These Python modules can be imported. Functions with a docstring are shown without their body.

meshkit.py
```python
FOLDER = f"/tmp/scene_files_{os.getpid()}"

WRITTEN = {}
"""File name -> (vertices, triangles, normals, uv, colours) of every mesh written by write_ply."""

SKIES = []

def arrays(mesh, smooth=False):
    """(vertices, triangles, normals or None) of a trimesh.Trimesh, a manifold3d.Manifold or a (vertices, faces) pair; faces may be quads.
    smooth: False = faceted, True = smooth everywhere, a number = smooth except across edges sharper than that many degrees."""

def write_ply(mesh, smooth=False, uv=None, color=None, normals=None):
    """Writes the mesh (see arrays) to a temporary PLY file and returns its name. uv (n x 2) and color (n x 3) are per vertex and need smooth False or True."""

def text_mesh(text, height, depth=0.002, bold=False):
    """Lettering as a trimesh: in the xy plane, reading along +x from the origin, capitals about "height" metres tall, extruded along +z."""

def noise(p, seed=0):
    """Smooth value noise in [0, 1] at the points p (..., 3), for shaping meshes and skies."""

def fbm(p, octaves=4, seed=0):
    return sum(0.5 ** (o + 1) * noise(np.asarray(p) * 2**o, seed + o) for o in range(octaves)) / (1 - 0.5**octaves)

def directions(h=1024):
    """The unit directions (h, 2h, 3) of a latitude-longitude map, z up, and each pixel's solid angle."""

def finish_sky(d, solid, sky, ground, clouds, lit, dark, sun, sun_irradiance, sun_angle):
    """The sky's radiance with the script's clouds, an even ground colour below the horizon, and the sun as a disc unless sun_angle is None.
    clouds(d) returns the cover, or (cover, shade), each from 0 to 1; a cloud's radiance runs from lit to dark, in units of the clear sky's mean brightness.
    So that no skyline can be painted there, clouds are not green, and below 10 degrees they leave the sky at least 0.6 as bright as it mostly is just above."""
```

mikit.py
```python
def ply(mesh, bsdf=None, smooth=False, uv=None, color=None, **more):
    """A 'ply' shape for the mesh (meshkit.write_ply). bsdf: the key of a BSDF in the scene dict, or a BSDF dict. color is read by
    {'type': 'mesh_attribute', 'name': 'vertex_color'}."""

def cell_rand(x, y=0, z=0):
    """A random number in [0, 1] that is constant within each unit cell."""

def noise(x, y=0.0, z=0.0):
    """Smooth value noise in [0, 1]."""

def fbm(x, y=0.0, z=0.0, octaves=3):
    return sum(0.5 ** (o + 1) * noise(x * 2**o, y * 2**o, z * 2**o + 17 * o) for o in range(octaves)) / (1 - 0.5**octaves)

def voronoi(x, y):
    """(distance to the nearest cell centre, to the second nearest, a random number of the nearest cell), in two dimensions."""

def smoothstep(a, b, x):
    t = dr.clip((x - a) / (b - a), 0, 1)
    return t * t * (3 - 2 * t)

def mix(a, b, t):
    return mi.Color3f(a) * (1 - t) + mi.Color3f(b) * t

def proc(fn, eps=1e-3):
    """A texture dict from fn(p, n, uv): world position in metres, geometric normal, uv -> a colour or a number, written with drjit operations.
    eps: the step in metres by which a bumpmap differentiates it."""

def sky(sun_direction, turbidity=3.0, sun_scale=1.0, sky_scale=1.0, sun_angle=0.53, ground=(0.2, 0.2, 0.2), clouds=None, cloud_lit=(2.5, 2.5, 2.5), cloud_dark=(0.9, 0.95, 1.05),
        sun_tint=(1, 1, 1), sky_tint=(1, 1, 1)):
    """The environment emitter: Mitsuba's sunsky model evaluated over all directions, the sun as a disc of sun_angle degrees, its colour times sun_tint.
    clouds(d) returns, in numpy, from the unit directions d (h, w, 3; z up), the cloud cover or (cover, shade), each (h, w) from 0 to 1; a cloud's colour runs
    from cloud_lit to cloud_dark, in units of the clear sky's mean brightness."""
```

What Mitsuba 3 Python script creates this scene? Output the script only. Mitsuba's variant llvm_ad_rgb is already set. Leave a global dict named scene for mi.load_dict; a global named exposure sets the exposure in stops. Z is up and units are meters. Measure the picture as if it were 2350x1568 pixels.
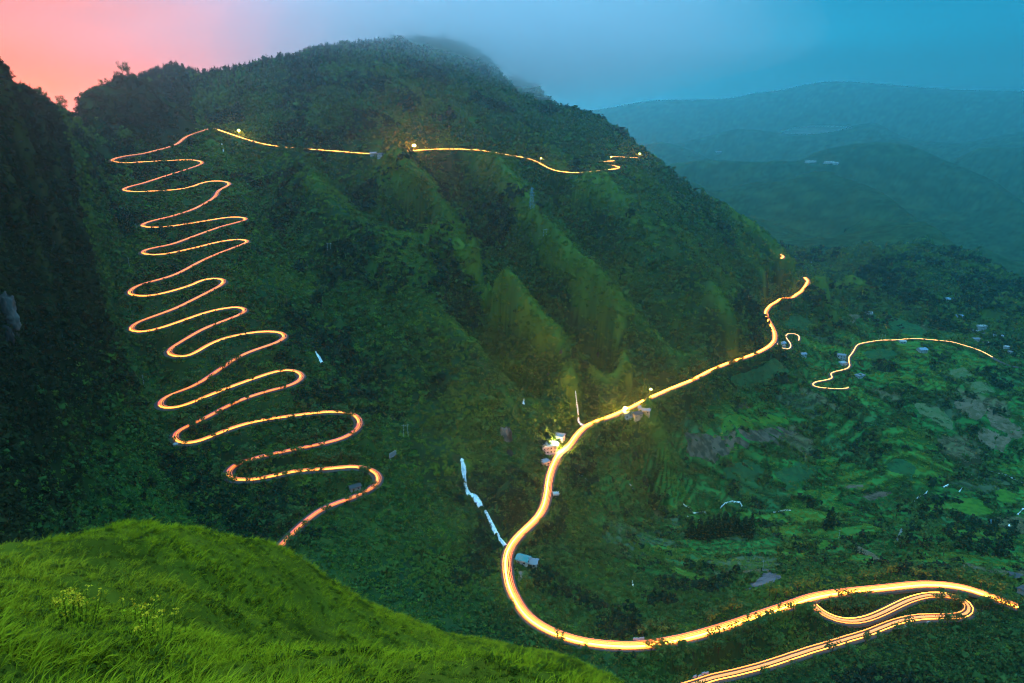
import math, numpy as np, trimesh, mitsuba as mi, drjit as dr, mikit, meshkit
from scipy.interpolate import RBFInterpolator, RegularGridInterpolator
from scipy.ndimage import gaussian_filter, gaussian_filter1d
from scipy.spatial import cKDTree
import shapely

T = mi.ScalarTransform4f
scene, labels = {}, {}
rnd = np.random.default_rng(7)

# ------------------------------------------------------------------ camera, air, sky, exposure
PITCH = math.radians(18.244)
scene['camera'] = {'type': 'perspective', 'fov': 74.0, 'fov_axis': 'x', 'near_clip': 0.5, 'far_clip': 60000.0,
                   'to_world': T().look_at(origin=[0, 0, 0], target=[0, math.cos(PITCH), -math.sin(PITCH)], up=[0, 0, 1]),
                   'medium': {'type': 'ref', 'id': 'haze_air'}}
exposure = 1.3
SUN = [math.sin(math.radians(-46)), math.cos(math.radians(-46)), math.tan(math.radians(4))]

def clouds(d):
    az, el = np.degrees(np.arctan2(d[..., 0], d[..., 1])), np.degrees(np.arcsin(np.clip(d[..., 2], -1, 1)))
    ss = lambda a, b, x: (lambda t: t * t * (3 - 2 * t))(np.clip((x - a) / (b - a), 0, 1))
    away = np.abs((az + 46 + 180) % 360 - 180)                       # degrees of azimuth from the sunset
    n = meshkit.fbm(np.stack([az * 0.05, el * 0.35, 0 * az], -1), 4, seed=3)
    fine = meshkit.fbm(np.stack([az * 0.16, el * 0.8, 0 * az + 5], -1), 4, seed=9)
    shade = ss(6, 48, away + (n - .5) * 12 + np.maximum(el - 2, 0) * 0.6) * 0.9 + 0.1 * ss(35, 75, away)
    shade = shade * (1 - 0.70 * ss(15, 45, el)) + 0.58 * ss(15, 45, el) # overhead the overcast is an even pale lavender
    band = np.exp(-((el - 3.6 - (n - .5) * 2) / 1.3) ** 2) * ss(30, 66, away) * 1.0
    top = ss(4.0, 9.0, el) * (1 - ss(20, 40, el)) * (0.05 + 0.8 * ss(44, 76, away) + 0.45 * (1 - ss(6, 26, away)))
    far = ss(42, 82, away) * (1 - ss(20, 46, el)) * 0.85
    cover = 1.0 - 0.86 * (1 - np.exp(-np.maximum(band + top + far + (fine - 0.5) * 0.2 * (1 - ss(12, 26, el)), 0) / 0.8))
    return cover * (0.52 + 0.48 * ss(22, 55, el) + 0.40 * (1 - ss(.5, 4, el)) * (1 - ss(54, 84, away))), shade               # as under any overcast, brighter overhead than near the horizon

TINT, SKY = (0.005, 0.045, 0.19), 7.0
UNIT = SKY * (0.0297 * TINT[0] + 0.0312 * TINT[1] + 0.0286 * TINT[2]) / 3     # the clear sky's mean brightness
scene['sky'] = mikit.sky(SUN, turbidity=3, sun_scale=0.02, sky_scale=SKY, sky_tint=TINT, sun_angle=12, sun_tint=(1, .6, .35), clouds=clouds,
                         cloud_lit=tuple(v / UNIT for v in (2.05, .27, .04)), cloud_dark=tuple(v / UNIT for v in (.003, .76, 1.22)), ground=(0.05, 0.08, 0.06))

# ------------------------------------------------------------------ survey data, in metres: x right, y away, z up, the viewpoint at the origin
PTS="""-263,301,42 -266,312,40 -269,322,39 -272,333,37 -274,344,36 -277,355,35 -281,367,33 -284,378,32 -288,390,31 -291,402,29 -295,414,28 -298,426,27 -305,438,26 -311,450,26 -317,461,26 -325,475,25 -333,490,24 -341,504,23 -348,518,22 -356,532,21 -363,546,20 -371,561,19 -378,575,17 -385,589,16 -392,604,15 -400,622,13 -409,641,12 -417,659,10 -425,678,9 -433,696,7 -441,715,7 -449,733,6 -457,752,6 -323,369,-3 -325,380,-5 -326,392,-6 -328,403,-8 -330,414,-9 -332,426,-10 -335,438,-12 -338,450,-13 -341,463,-14 -344,475,-16 -347,487,-17 -350,500,-18 -356,512,-19 -362,524,-19 -368,536,-19 -376,550,-20 -384,564,-21 -391,578,-22 -399,592,-23 -406,606,-24 -413,621,-25 -420,636,-26 -427,650,-28 -434,665,-29 -441,679,-30 -449,698,-32 -457,717,-33 -465,735,-35 -473,754,-36 -481,773,-38 -488,791,-38 -496,810,-39 -504,829,-39 -435,497,-48 -435,510,-50 -435,522,-51 -436,535,-53 -436,547,-54 -437,560,-55 -439,573,-57 -440,586,-58 -442,599,-59 -444,613,-61 -446,626,-62 -448,639,-63 -453,651,-64 -459,663,-64 -465,676,-64 -472,690,-65 -479,705,-66 -486,719,-67 -494,733,-68 -501,748,-69 -508,763,-70 -514,777,-71 -521,792,-73 -527,807,-74 -534,822,-75 -541,841,-77 -548,860,-78 -556,879,-80 -563,898,-81 -571,917,-83 -578,936,-83 -585,955,-84 -592,974,-84 -235,232,-63 -191,169,-111 -255,268,-21 -268,362,-39 -246,315,-85 -222,270,-122 -197,226,-148 -205,219,-107 -241,274,-74 -312,465,-8 -320,495,-53 -273,401,-109 -240,335,-151 -219,292,-179 -285,411,-73 -254,347,-123 -468,775,-14 -457,760,-22 -446,745,-30 -435,730,-39 -424,714,-47 -413,697,-56 -402,680,-65 -392,663,-74 -381,645,-82 -371,627,-91 -361,610,-100 -351,592,-108 -341,574,-117 -333,561,-125 -326,547,-134 -318,534,-142 -310,520,-150 -303,506,-158 -294,493,-166 -285,479,-173 -276,465,-180 -267,452,-187 -260,441,-192 -253,431,-197 -246,421,-202 -239,410,-207 -232,400,-212 -223,390,-216 -215,380,-221 -207,371,-225 -198,361,-230 -190,354,-234 -181,346,-238 -173,339,-242 -165,331,-246 -340,495,-17 -332,487,-28 -324,479,-38 -316,470,-48 -309,462,-59 -301,454,-69 -297,453,-81 -294,451,-92 -290,449,-104 -390,852,-20 -382,832,-29 -374,811,-38 -366,791,-47 -359,773,-55 -352,755,-62 -345,736,-70 -338,720,-77 -332,704,-84 -326,688,-91 -320,673,-98 -314,658,-104 -309,644,-110 -304,631,-116 -298,617,-121 -293,604,-127 -289,592,-132 -284,580,-137 -279,568,-142 -273,552,-149 -266,535,-156 -260,520,-162 -255,505,-169 -249,491,-174 -244,478,-180 -239,465,-185 -234,452,-191 -229,440,-195 -224,428,-200 -220,417,-205 -216,406,-209 -212,396,-213 -208,386,-217 -204,376,-221 -200,367,-224 -315,771,-59 -308,750,-69 -301,728,-78 -294,707,-87 -287,689,-95 -281,670,-103 -275,651,-111 -269,635,-119 -263,619,-126 -258,602,-133 -253,588,-139 -248,573,-145 -243,559,-151 -238,546,-157 -234,532,-162 -229,519,-168 -225,508,-173 -221,496,-178 -217,484,-183 -214,474,-187 -210,463,-191 -206,452,-196 -203,443,-200 -200,433,-204 -196,424,-208 -192,410,-213 -187,397,-218 -183,385,-223 -179,373,-228 -418,813,-29 -410,794,-37 -401,774,-45 -393,755,-54 -385,738,-61 -378,721,-68 -370,703,-76 -364,688,-82 -357,673,-89 -350,657,-96 -344,643,-102 -338,629,-107 -332,616,-113 -327,603,-119 -321,590,-124 -316,578,-129 -308,561,-136 -300,544,-144 -294,528,-150 -287,512,-157 -162,498,-191 -159,485,-197 -156,472,-202 -153,460,-208 -150,448,-213 -147,437,-217 -144,426,-222 -142,415,-227 -139,405,-231 -365,857,-15 -353,838,-24 -341,819,-34 -329,800,-43 -318,781,-52 -306,762,-62 -294,742,-71 -284,726,-79 -274,710,-87 -264,694,-95 -254,678,-103 -247,661,-110 -241,645,-118 -235,628,-125 -229,612,-133 -219,597,-140 -209,582,-148 -199,567,-156 -189,552,-164 -179,537,-172 -170,528,-177 -161,519,-182 -152,511,-188 -143,502,-193 -131,494,-198 -120,487,-204 -108,479,-209 -97,470,-215 -86,462,-220 -75,453,-226 -63,447,-230 -51,440,-234 -39,434,-239 -349,862,-35 -335,842,-44 -321,822,-53 -307,802,-62 -293,781,-71 -279,761,-80 -265,741,-89 -255,724,-99 -245,707,-109 -234,691,-118 -224,674,-128 -214,657,-138 -204,640,-147 -196,624,-155 -188,607,-164 -181,590,-172 -173,573,-180 -166,556,-188 -158,539,-196 -147,531,-200 -136,523,-204 -125,515,-208 -114,506,-212 -103,495,-215 -92,484,-219 -81,474,-223 -70,463,-227 -62,455,-229 -53,447,-231 -44,439,-233 -35,431,-234 -33,425,-242 -32,419,-249 -24,407,-253 -18,396,-255 -13,384,-258 -7,373,-260 -19,325,-256 -47,362,-252 -81,400,-245 -35,382,-250 -100,354,-247 -119,331,-243 -68,323,-254 -6,303,-258 -152,354,-247 16,274,-254 -41,297,-253 279,310,-255 267,317,-255 255,324,-255 242,325,-255 229,327,-255 216,325,-255 204,323,-255 191,321,-255 180,318,-255 169,315,-255 160,311,-255 152,308,-255 143,304,-255 132,300,-255 121,295,-255 113,292,-255 104,289,-255 96,286,-255 86,284,-255 77,282,-255 68,280,-255 59,280,-255 50,281,-255 41,282,-255 35,284,-255 28,286,-255 20,291,-255 13,296,-255 8,304,-255 4,311,-255 1,322,-255 -2,332,-255 -2,342,-255 -3,352,-255 -1,363,-255 1,373,-255 8,384,-255 15,395,-255 19,406,-255 23,417,-255 25,429,-255 26,440,-255 28,452,-255 29,464,-255 32,476,-255 36,488,-255 39,500,-255 44,511,-255 50,521,-255 56,531,-255 63,541,-255 73,549,-255 84,557,-255 95,569,-255 106,581,-255 117,593,-255 128,605,-255 143,616,-255 158,628,-255 173,640,-255 188,651,-255 203,663,-255 215,675,-255 228,687,-255 241,698,-255 254,710,-255 269,724,-255 283,737,-255 298,750,-255 312,764,-255 319,784,-255 326,804,-255 332,825,-255 336,845,-255 339,865,-255 342,885,-255 353,907,-255 364,929,-255 -258,860,-41 -249,836,-47 -240,813,-53 -230,789,-59 -221,766,-65 -212,742,-71 -200,727,-81 -188,711,-91 -176,696,-102 -164,680,-112 -152,671,-119 -141,662,-126 -129,653,-133 -115,646,-140 -101,638,-147 -87,631,-154 -79,622,-162 -71,613,-170 -65,602,-174 -58,591,-179 -50,580,-184 -42,569,-188 -33,559,-193 -27,548,-199 -21,537,-204 -15,526,-210 -8,514,-216 0,502,-223 2,492,-230 3,482,-237 -148,861,-43 -139,844,-52 -130,827,-62 -121,810,-71 -112,793,-81 -100,775,-91 -88,757,-101 -79,744,-110 -70,730,-119 -61,716,-128 -53,704,-135 -45,692,-142 -37,679,-149 -31,668,-155 -24,657,-162 -18,646,-168 -8,637,-172 1,627,-176 12,617,-182 23,608,-187 31,597,-191 39,587,-194 45,572,-201 51,557,-207 52,550,-212 53,543,-217 -43,925,-49 -33,908,-59 -23,891,-68 -14,873,-78 -5,856,-88 3,839,-99 12,822,-109 21,806,-120 32,789,-128 37,775,-136 42,760,-143 48,746,-151 55,733,-157 63,719,-163 70,706,-169 77,692,-175 84,682,-180 91,671,-186 93,662,-192 96,652,-198 101,634,-206 106,616,-214 112,598,-222 117,584,-228 122,571,-234 95,922,-74 104,906,-92 117,894,-101 129,883,-110 142,871,-120 155,859,-128 167,847,-137 184,834,-145 195,816,-157 206,799,-168 217,781,-180 225,765,-187 232,749,-194 239,732,-202 246,716,-209 -205,847,-86 -187,833,-95 -169,818,-103 -151,804,-112 -136,792,-120 -121,779,-128 -106,766,-136 -93,755,-145 -80,743,-153 -67,731,-162 -54,719,-170 -46,701,-180 -37,684,-189 -29,666,-199 -21,650,-206 -13,634,-213 -6,618,-220 2,602,-227 9,588,-233 16,574,-239 22,559,-245 -72,912,-87 -60,900,-97 -48,888,-107 -36,876,-116 -27,858,-125 -19,841,-134 -10,824,-143 -1,806,-152 8,789,-161 16,774,-169 24,759,-177 33,745,-185 41,730,-193 47,716,-197 52,703,-201 58,689,-206 66,679,-217 75,670,-228 83,660,-240 88,648,-246 93,636,-253 97,623,-259 57,943,-107 66,922,-117 75,902,-127 85,882,-137 94,866,-147 102,849,-157 111,833,-167 120,816,-177 126,797,-185 133,778,-194 139,758,-202 145,739,-210 155,728,-221 165,717,-233 175,707,-244 -136,587,-184 -157,636,-151 -77,521,-208 -106,570,-186 -42,481,-221 -25,458,-239 22,469,-253 271,876,-178 248,907,-161 259,776,-205 250,709,-222 213,676,-231 -373,879,-10 -356,878,-15 -339,877,-20 -315,879,-27 -291,881,-34 -270,884,-36 -249,886,-38 -228,889,-41 -207,891,-43 -188,892,-43 -170,892,-43 -152,892,-43 -127,896,-39 -108,911,-39 -89,926,-39 -67,942,-41 -44,959,-42 -30,962,-45 -15,965,-48 9,962,-53 33,959,-58 44,949,-69 68,950,-70 92,951,-72 113,958,-71 134,965,-69 155,973,-67 -571,1112,46 -550,1128,55 -530,1143,64 -510,1136,58 -491,1128,51 -461,1140,57 -432,1157,64 -402,1173,72 -382,1186,78 -362,1199,85 -342,1213,91 -324,1228,97 -306,1243,103 -280,1252,107 -254,1261,111 -229,1270,115 -203,1277,119 -178,1284,122 -152,1291,125 -128,1298,123 -104,1306,121 -81,1307,114 -58,1309,107 -33,1300,87 -19,1290,70 -5,1280,53 7,1265,39 19,1250,25 -626,1219,1 -603,1235,10 -580,1252,19 -559,1245,13 -538,1238,6 -506,1252,12 -474,1269,19 -441,1286,27 -419,1300,33 -397,1314,40 -375,1328,46 -354,1344,52 -334,1360,58 -306,1369,62 -278,1378,66 -250,1388,70 -222,1395,74 -194,1403,77 -166,1410,80 -140,1418,78 -114,1425,76 -89,1427,69 -64,1429,62 -36,1420,42 -21,1410,25 -6,1400,8 7,1385,-6 21,1370,-20 -6,1480,79 22,1470,78 50,1449,64 58,1434,50 66,1418,36 88,1387,18 104,1361,5 120,1335,-9 133,1308,-17 145,1282,-25 155,1271,-26 172,1253,-24 182,1227,-33 190,1205,-41 199,1183,-49 207,1152,-62 228,1127,-70 246,1113,-88 258,1105,-100 271,1097,-112 291,1076,-129 310,1060,-137 330,1044,-146 341,1033,-152 352,1021,-159 368,1007,-170 385,993,-180 410,980,-194 434,967,-207 451,948,-225 -7,1610,-1 24,1600,-2 55,1579,-16 63,1564,-30 72,1548,-44 97,1517,-62 114,1491,-75 131,1464,-89 146,1438,-97 160,1411,-105 171,1400,-106 190,1382,-104 201,1355,-113 210,1333,-121 220,1312,-129 230,1279,-142 253,1255,-150 274,1240,-168 288,1232,-180 302,1223,-192 325,1202,-209 347,1185,-217 369,1168,-226 382,1156,-232 394,1144,-239 413,1129,-250 432,1114,-260 460,1100,-274 487,1086,-287 507,1065,-305 -8,1810,-61 27,1800,-62 62,1779,-76 72,1764,-90 81,1748,-104 109,1717,-122 129,1690,-135 149,1663,-149 166,1637,-157 183,1610,-165 195,1598,-166 217,1580,-164 230,1553,-173 242,1531,-181 253,1509,-189 265,1476,-202 293,1451,-210 317,1435,-228 333,1427,-240 350,1417,-252 377,1395,-269 403,1377,-277 429,1359,-286 444,1346,-292 459,1333,-299 482,1317,-310 505,1301,-320 537,1284,-334 569,1268,-347 593,1246,-365 -481,796,7 -476,810,12 -472,825,17 -469,846,22 -466,868,27 -446,884,21 -432,885,13 -418,886,4 -404,884,-2 -391,882,-8 -528,873,-28 -522,888,-23 -516,903,-18 -512,925,-13 -508,947,-8 -486,964,-14 -471,966,-22 -456,968,-31 -442,966,-37 -427,965,-43 -654,1006,-40 -563,1060,-10 -823,1133,-60 -850,1472,-60 -581,1597,0 -295,1674,40 0,1900,0 -1061,1061,-80 -1768,1768,-100 -1250,2165,-100 -647,2415,-60 0,2500,-80 -636,636,-60 -460,386,0 136,598,-275 188,637,-278 255,710,-268 227,612,-300 159,575,-305 196,574,-318 352,761,-287 331,646,-317 350,694,-303 406,656,-322 82,503,-287 54,487,-270 79,477,-300 124,523,-320 167,535,-332 231,549,-336 304,576,-338 383,567,-342 462,606,-341 542,645,-342 580,605,-345 80,382,-283 38,410,-268 34,359,-266 31,320,-261 56,322,-268 167,474,-318 127,395,-293 173,398,-295 223,440,-307 271,439,-306 280,462,-308 348,453,-316 407,462,-322 322,375,-285 82,324,-270 135,333,-268 215,391,-290 275,393,-288 110,453,-308 186,303,-262 214,316,-260 259,316,-263 224,310,-264 202,304,-265 157,287,-267 102,272,-270 60,273,-262 184,279,-265 230,284,-258 248,258,-240 212,215,-222 193,243,-250 110,254,-272 44,238,-255 332,300,-250 693,960,-300 548,874,-298 661,830,-307 586,712,-322 508,753,-312 408,765,-300 427,872,-285 458,948,-270 554,1089,-258 653,1217,-248 687,1131,-268 724,1069,-275 765,1143,-248 770,996,-270 790,880,-300 815,1743,-310 860,1750,-277 904,1757,-244 928,1730,-247 951,1702,-250 973,1652,-254 995,1601,-258 997,1545,-268 1000,1490,-277 979,1440,-275 958,1391,-274 938,1341,-272 917,1291,-270 917,1247,-276 916,1203,-283 916,1157,-288 916,1111,-293 861,1843,-340 908,1849,-307 955,1855,-274 980,1827,-277 1005,1798,-280 1029,1746,-284 1053,1694,-288 1057,1638,-298 1061,1581,-307 1041,1531,-305 1021,1481,-304 1001,1431,-302 981,1381,-300 982,1336,-306 983,1290,-313 984,1243,-318 986,1196,-323 670,1670,-275 688,1878,-261 590,2445,-215 641,2461,-211 674,2467,-232 707,2473,-253 725,2475,-252 755,2510,-241 816,2505,-227 877,2500,-213 934,2479,-220 977,2447,-213 1000,2438,-188 1053,2416,-175 1105,2392,-174 1129,2365,-203 1183,2323,-215 1205,2256,-239 1227,2190,-263 1201,2126,-261 1175,2062,-258 1149,1998,-255 1123,1935,-252 1097,1871,-250 1072,1807,-247 1046,1743,-244 1020,1680,-241 994,1616,-238 968,1552,-236 781,2667,-327 813,2701,-316 878,2695,-302 943,2689,-288 1004,2666,-295 1051,2633,-288 1076,2623,-263 1133,2599,-250 1189,2573,-249 1215,2546,-278 1273,2502,-290 1299,2433,-314 1325,2364,-338 1300,2300,-336 1274,2236,-333 1249,2172,-330 1224,2108,-327 1199,2043,-325 1174,1979,-322 1148,1915,-319 1123,1850,-316 1098,1786,-313 1074,1722,-311 627,3103,-202 688,3090,-196 749,3076,-191 836,3081,-178 922,3069,-180 1008,3057,-182 1058,3046,-183 1109,3035,-184 1157,3032,-175 1235,3058,-182 667,3299,-262 732,3285,-256 797,3270,-251 888,3274,-238 979,3260,-240 1071,3247,-242 1124,3235,-243 1177,3223,-244 1229,3218,-235 1309,3244,-242 1308,3241,-193 1386,3252,-155 1481,3239,-129 1576,3223,-109 1630,3196,-105 1684,3168,-100 1753,3130,-110 1805,3071,-139 1870,3000,-179 1893,2924,-206 1906,2867,-220 1919,2811,-234 1910,2722,-245 1894,2641,-263 1877,2560,-280 1861,2480,-298 1852,2402,-317 1844,2325,-336 1836,2247,-356 1421,3519,-313 1504,3528,-275 1606,3512,-249 1708,3493,-229 1767,3463,-225 1825,3433,-220 1900,3392,-230 1957,3329,-259 2029,3254,-299 2056,3175,-326 2072,3117,-340 2089,3059,-354 2082,2967,-365 2068,2885,-383 2054,2802,-400 2041,2720,-418 2036,2640,-437 2031,2560,-456 2026,2480,-476 2337,3721,-222 2399,3720,-182 2461,3719,-142 2545,3663,-146 2619,3610,-148 2720,3533,-135 2821,3455,-121 2523,4018,-382 2589,4014,-342 2654,4011,-302 2745,3950,-306 2824,3894,-308 2933,3810,-295 3042,3726,-281 785,4985,-219 859,4972,-204 997,4995,-175 1059,5016,-164 1141,4998,-199 1206,4983,-210 1277,4965,-224 1324,4911,-252 1371,4856,-281 840,5330,-379 919,5317,-364 1066,5339,-335 1132,5359,-324 1219,5340,-359 1289,5323,-370 1364,5304,-384 1415,5249,-412 1467,5193,-441 1275,5664,-216 1391,5702,-190 1507,5740,-164 1653,5834,-126 1756,5871,-106 1859,5909,-86 1958,5875,-94 2058,5842,-102 2189,5722,-116 2321,5602,-131 2414,5562,-117 2507,5521,-103 2598,5661,-102 2688,5801,-101 2779,5941,-100 2869,6081,-100 2960,6221,-99 3050,6361,-98 3141,6501,-97 3231,6641,-96 3162,6453,-87 3093,6266,-77 3023,6079,-67 2954,5892,-58 2885,5704,-48 2816,5517,-38 2897,5475,-89 2925,5312,-161 3029,5250,-168 3134,5189,-174 3238,5127,-180 3365,5094,-149 3492,5060,-118 3618,5027,-88 1407,6250,-416 1533,6285,-390 1659,6321,-364 1817,6412,-326 1928,6446,-306 2039,6481,-286 2148,6445,-294 2257,6408,-302 2404,6283,-316 2551,6157,-331 2653,6112,-317 2755,6068,-303 2848,6207,-302 2940,6346,-301 3033,6485,-300 3125,6624,-300 3217,6763,-299 3309,6902,-298 3402,7041,-297 3493,7180,-296 3426,6992,-287 3358,6804,-277 3291,6616,-267 3223,6428,-258 3156,6240,-248 3088,6051,-238 3177,6005,-289 3214,5838,-361 3329,5770,-368 3444,5702,-374 3558,5634,-380 3696,5594,-349 3832,5554,-318 3969,5514,-288 427,9370,43 597,9423,49 766,9476,55 1015,9449,84 1263,9423,114 1417,9465,142 1572,9507,169 1715,9481,193 1858,9455,217 2040,9416,216 2222,9376,215 2407,9330,225 2615,9272,223 2823,9213,222 3027,9148,293 3195,9089,309 3364,9030,325 3571,9089,379 3807,8992,420 3963,8923,422 4119,8854,423 4341,8744,394 4563,8633,364 4746,8529,343 4929,8424,321 5112,8320,300 5288,8204,291 5464,8087,282 5640,7971,274 5819,7832,274 5998,7692,274 6177,7553,275 6356,7413,275 468,10269,-257 654,10321,-251 839,10373,-245 1111,10344,-216 1383,10315,-186 1551,10355,-158 1718,10395,-131 1875,10367,-107 2031,10338,-83 2230,10295,-84 2429,10252,-85 2632,10202,-75 2859,10138,-77 3086,10074,-78 3309,10003,-7 3494,9938,9 3678,9873,25 3900,9926,79 4158,9821,120 4328,9746,122 4498,9670,123 4741,9550,94 4984,9429,64 5184,9315,43 5384,9201,21 5584,9087,0 5776,8960,-9 5968,8833,-18 6160,8706,-26 6356,8554,-26 6551,8402,-26 6747,8250,-25 6942,8097,-25 -9959,8356,-350 -8356,9959,-350 -6500,11258,-350 -4446,12216,-350 -2257,12803,-350 0,13000,-350 2257,12803,-350 4446,12216,-350 6500,11258,-350 8356,9959,-350 9959,8356,-350 -5657,5657,-300 -4000,6928,-300 -2071,7727,-300 0,8000,-300 -3536,3536,-250 -2500,4330,-250 -1294,4830,-250 0,5000,-250 1087,4057,-380 1268,2719,-330 582,2173,-310 1580,7434,-330 3212,6888,-330 4679,5989,-330 1102,5184,-400 1661,2558,-330 2292,3155,-380 624,2934,-340 752,2067,-300 1009,1898,-300 1147,1638,-300 1471,4041,-380 -100,84,-120 -75,106,-150 -44,122,-170 -11,130,-180 23,128,-190 55,118,-195 84,100,-190 102,80,-170 -115,164,-190 -68,188,-215 -17,199,-225 35,197,-232 85,181,-232 141,141,-215 -103,282,-245 -23,259,-250 -153,129,-150 394,979,-198 361,986,-188 411,961,-212 360,944,-205 277,308,-255 260,322,-255 236,327,-255 211,324,-255 186,320,-255 162,314,-255 139,304,-255 115,294,-255 92,286,-255 67,280,-255 42,281,-255 19,290,-255 4,309,-255 -2,334,-255 -2,358,-255 9,381,-255 20,403,-255 25,428,-255 29,453,-255 35,477,-255 46,499,-255 56,522,-255 69,542,-255 89,558,-255 108,575,-255 125,593,-255 143,610,-255 162,627,-255 181,644,-255 199,662,-255 216,679,-255 235,696,-255 255,711,-255 275,727,-255 293,745,-255 308,764,-255 320,787,-255 328,811,-255 333,835,-255 338,860,-255 344,884,-255 353,908,-255 365,930,-255 380,950,-255 395,963,-251 398,942,-245 411,950,-242 426,970,-241 439,991,-241 451,1014,-241 461,1036,-241 -369,881,-13 -348,878,-20 -324,878,-28 -300,881,-34 -275,883,-37 -251,887,-39 -227,889,-40 -202,891,-43 -178,892,-44 -154,893,-43 -130,897,-41 -108,909,-40 -87,921,-40 -66,933,-40 -44,943,-42 -21,952,-46 3,955,-50 27,954,-55 50,948,-66 74,948,-71 98,953,-71 121,960,-70 143,969,-68 150,987,-67 143,1010,-66"""
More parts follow.
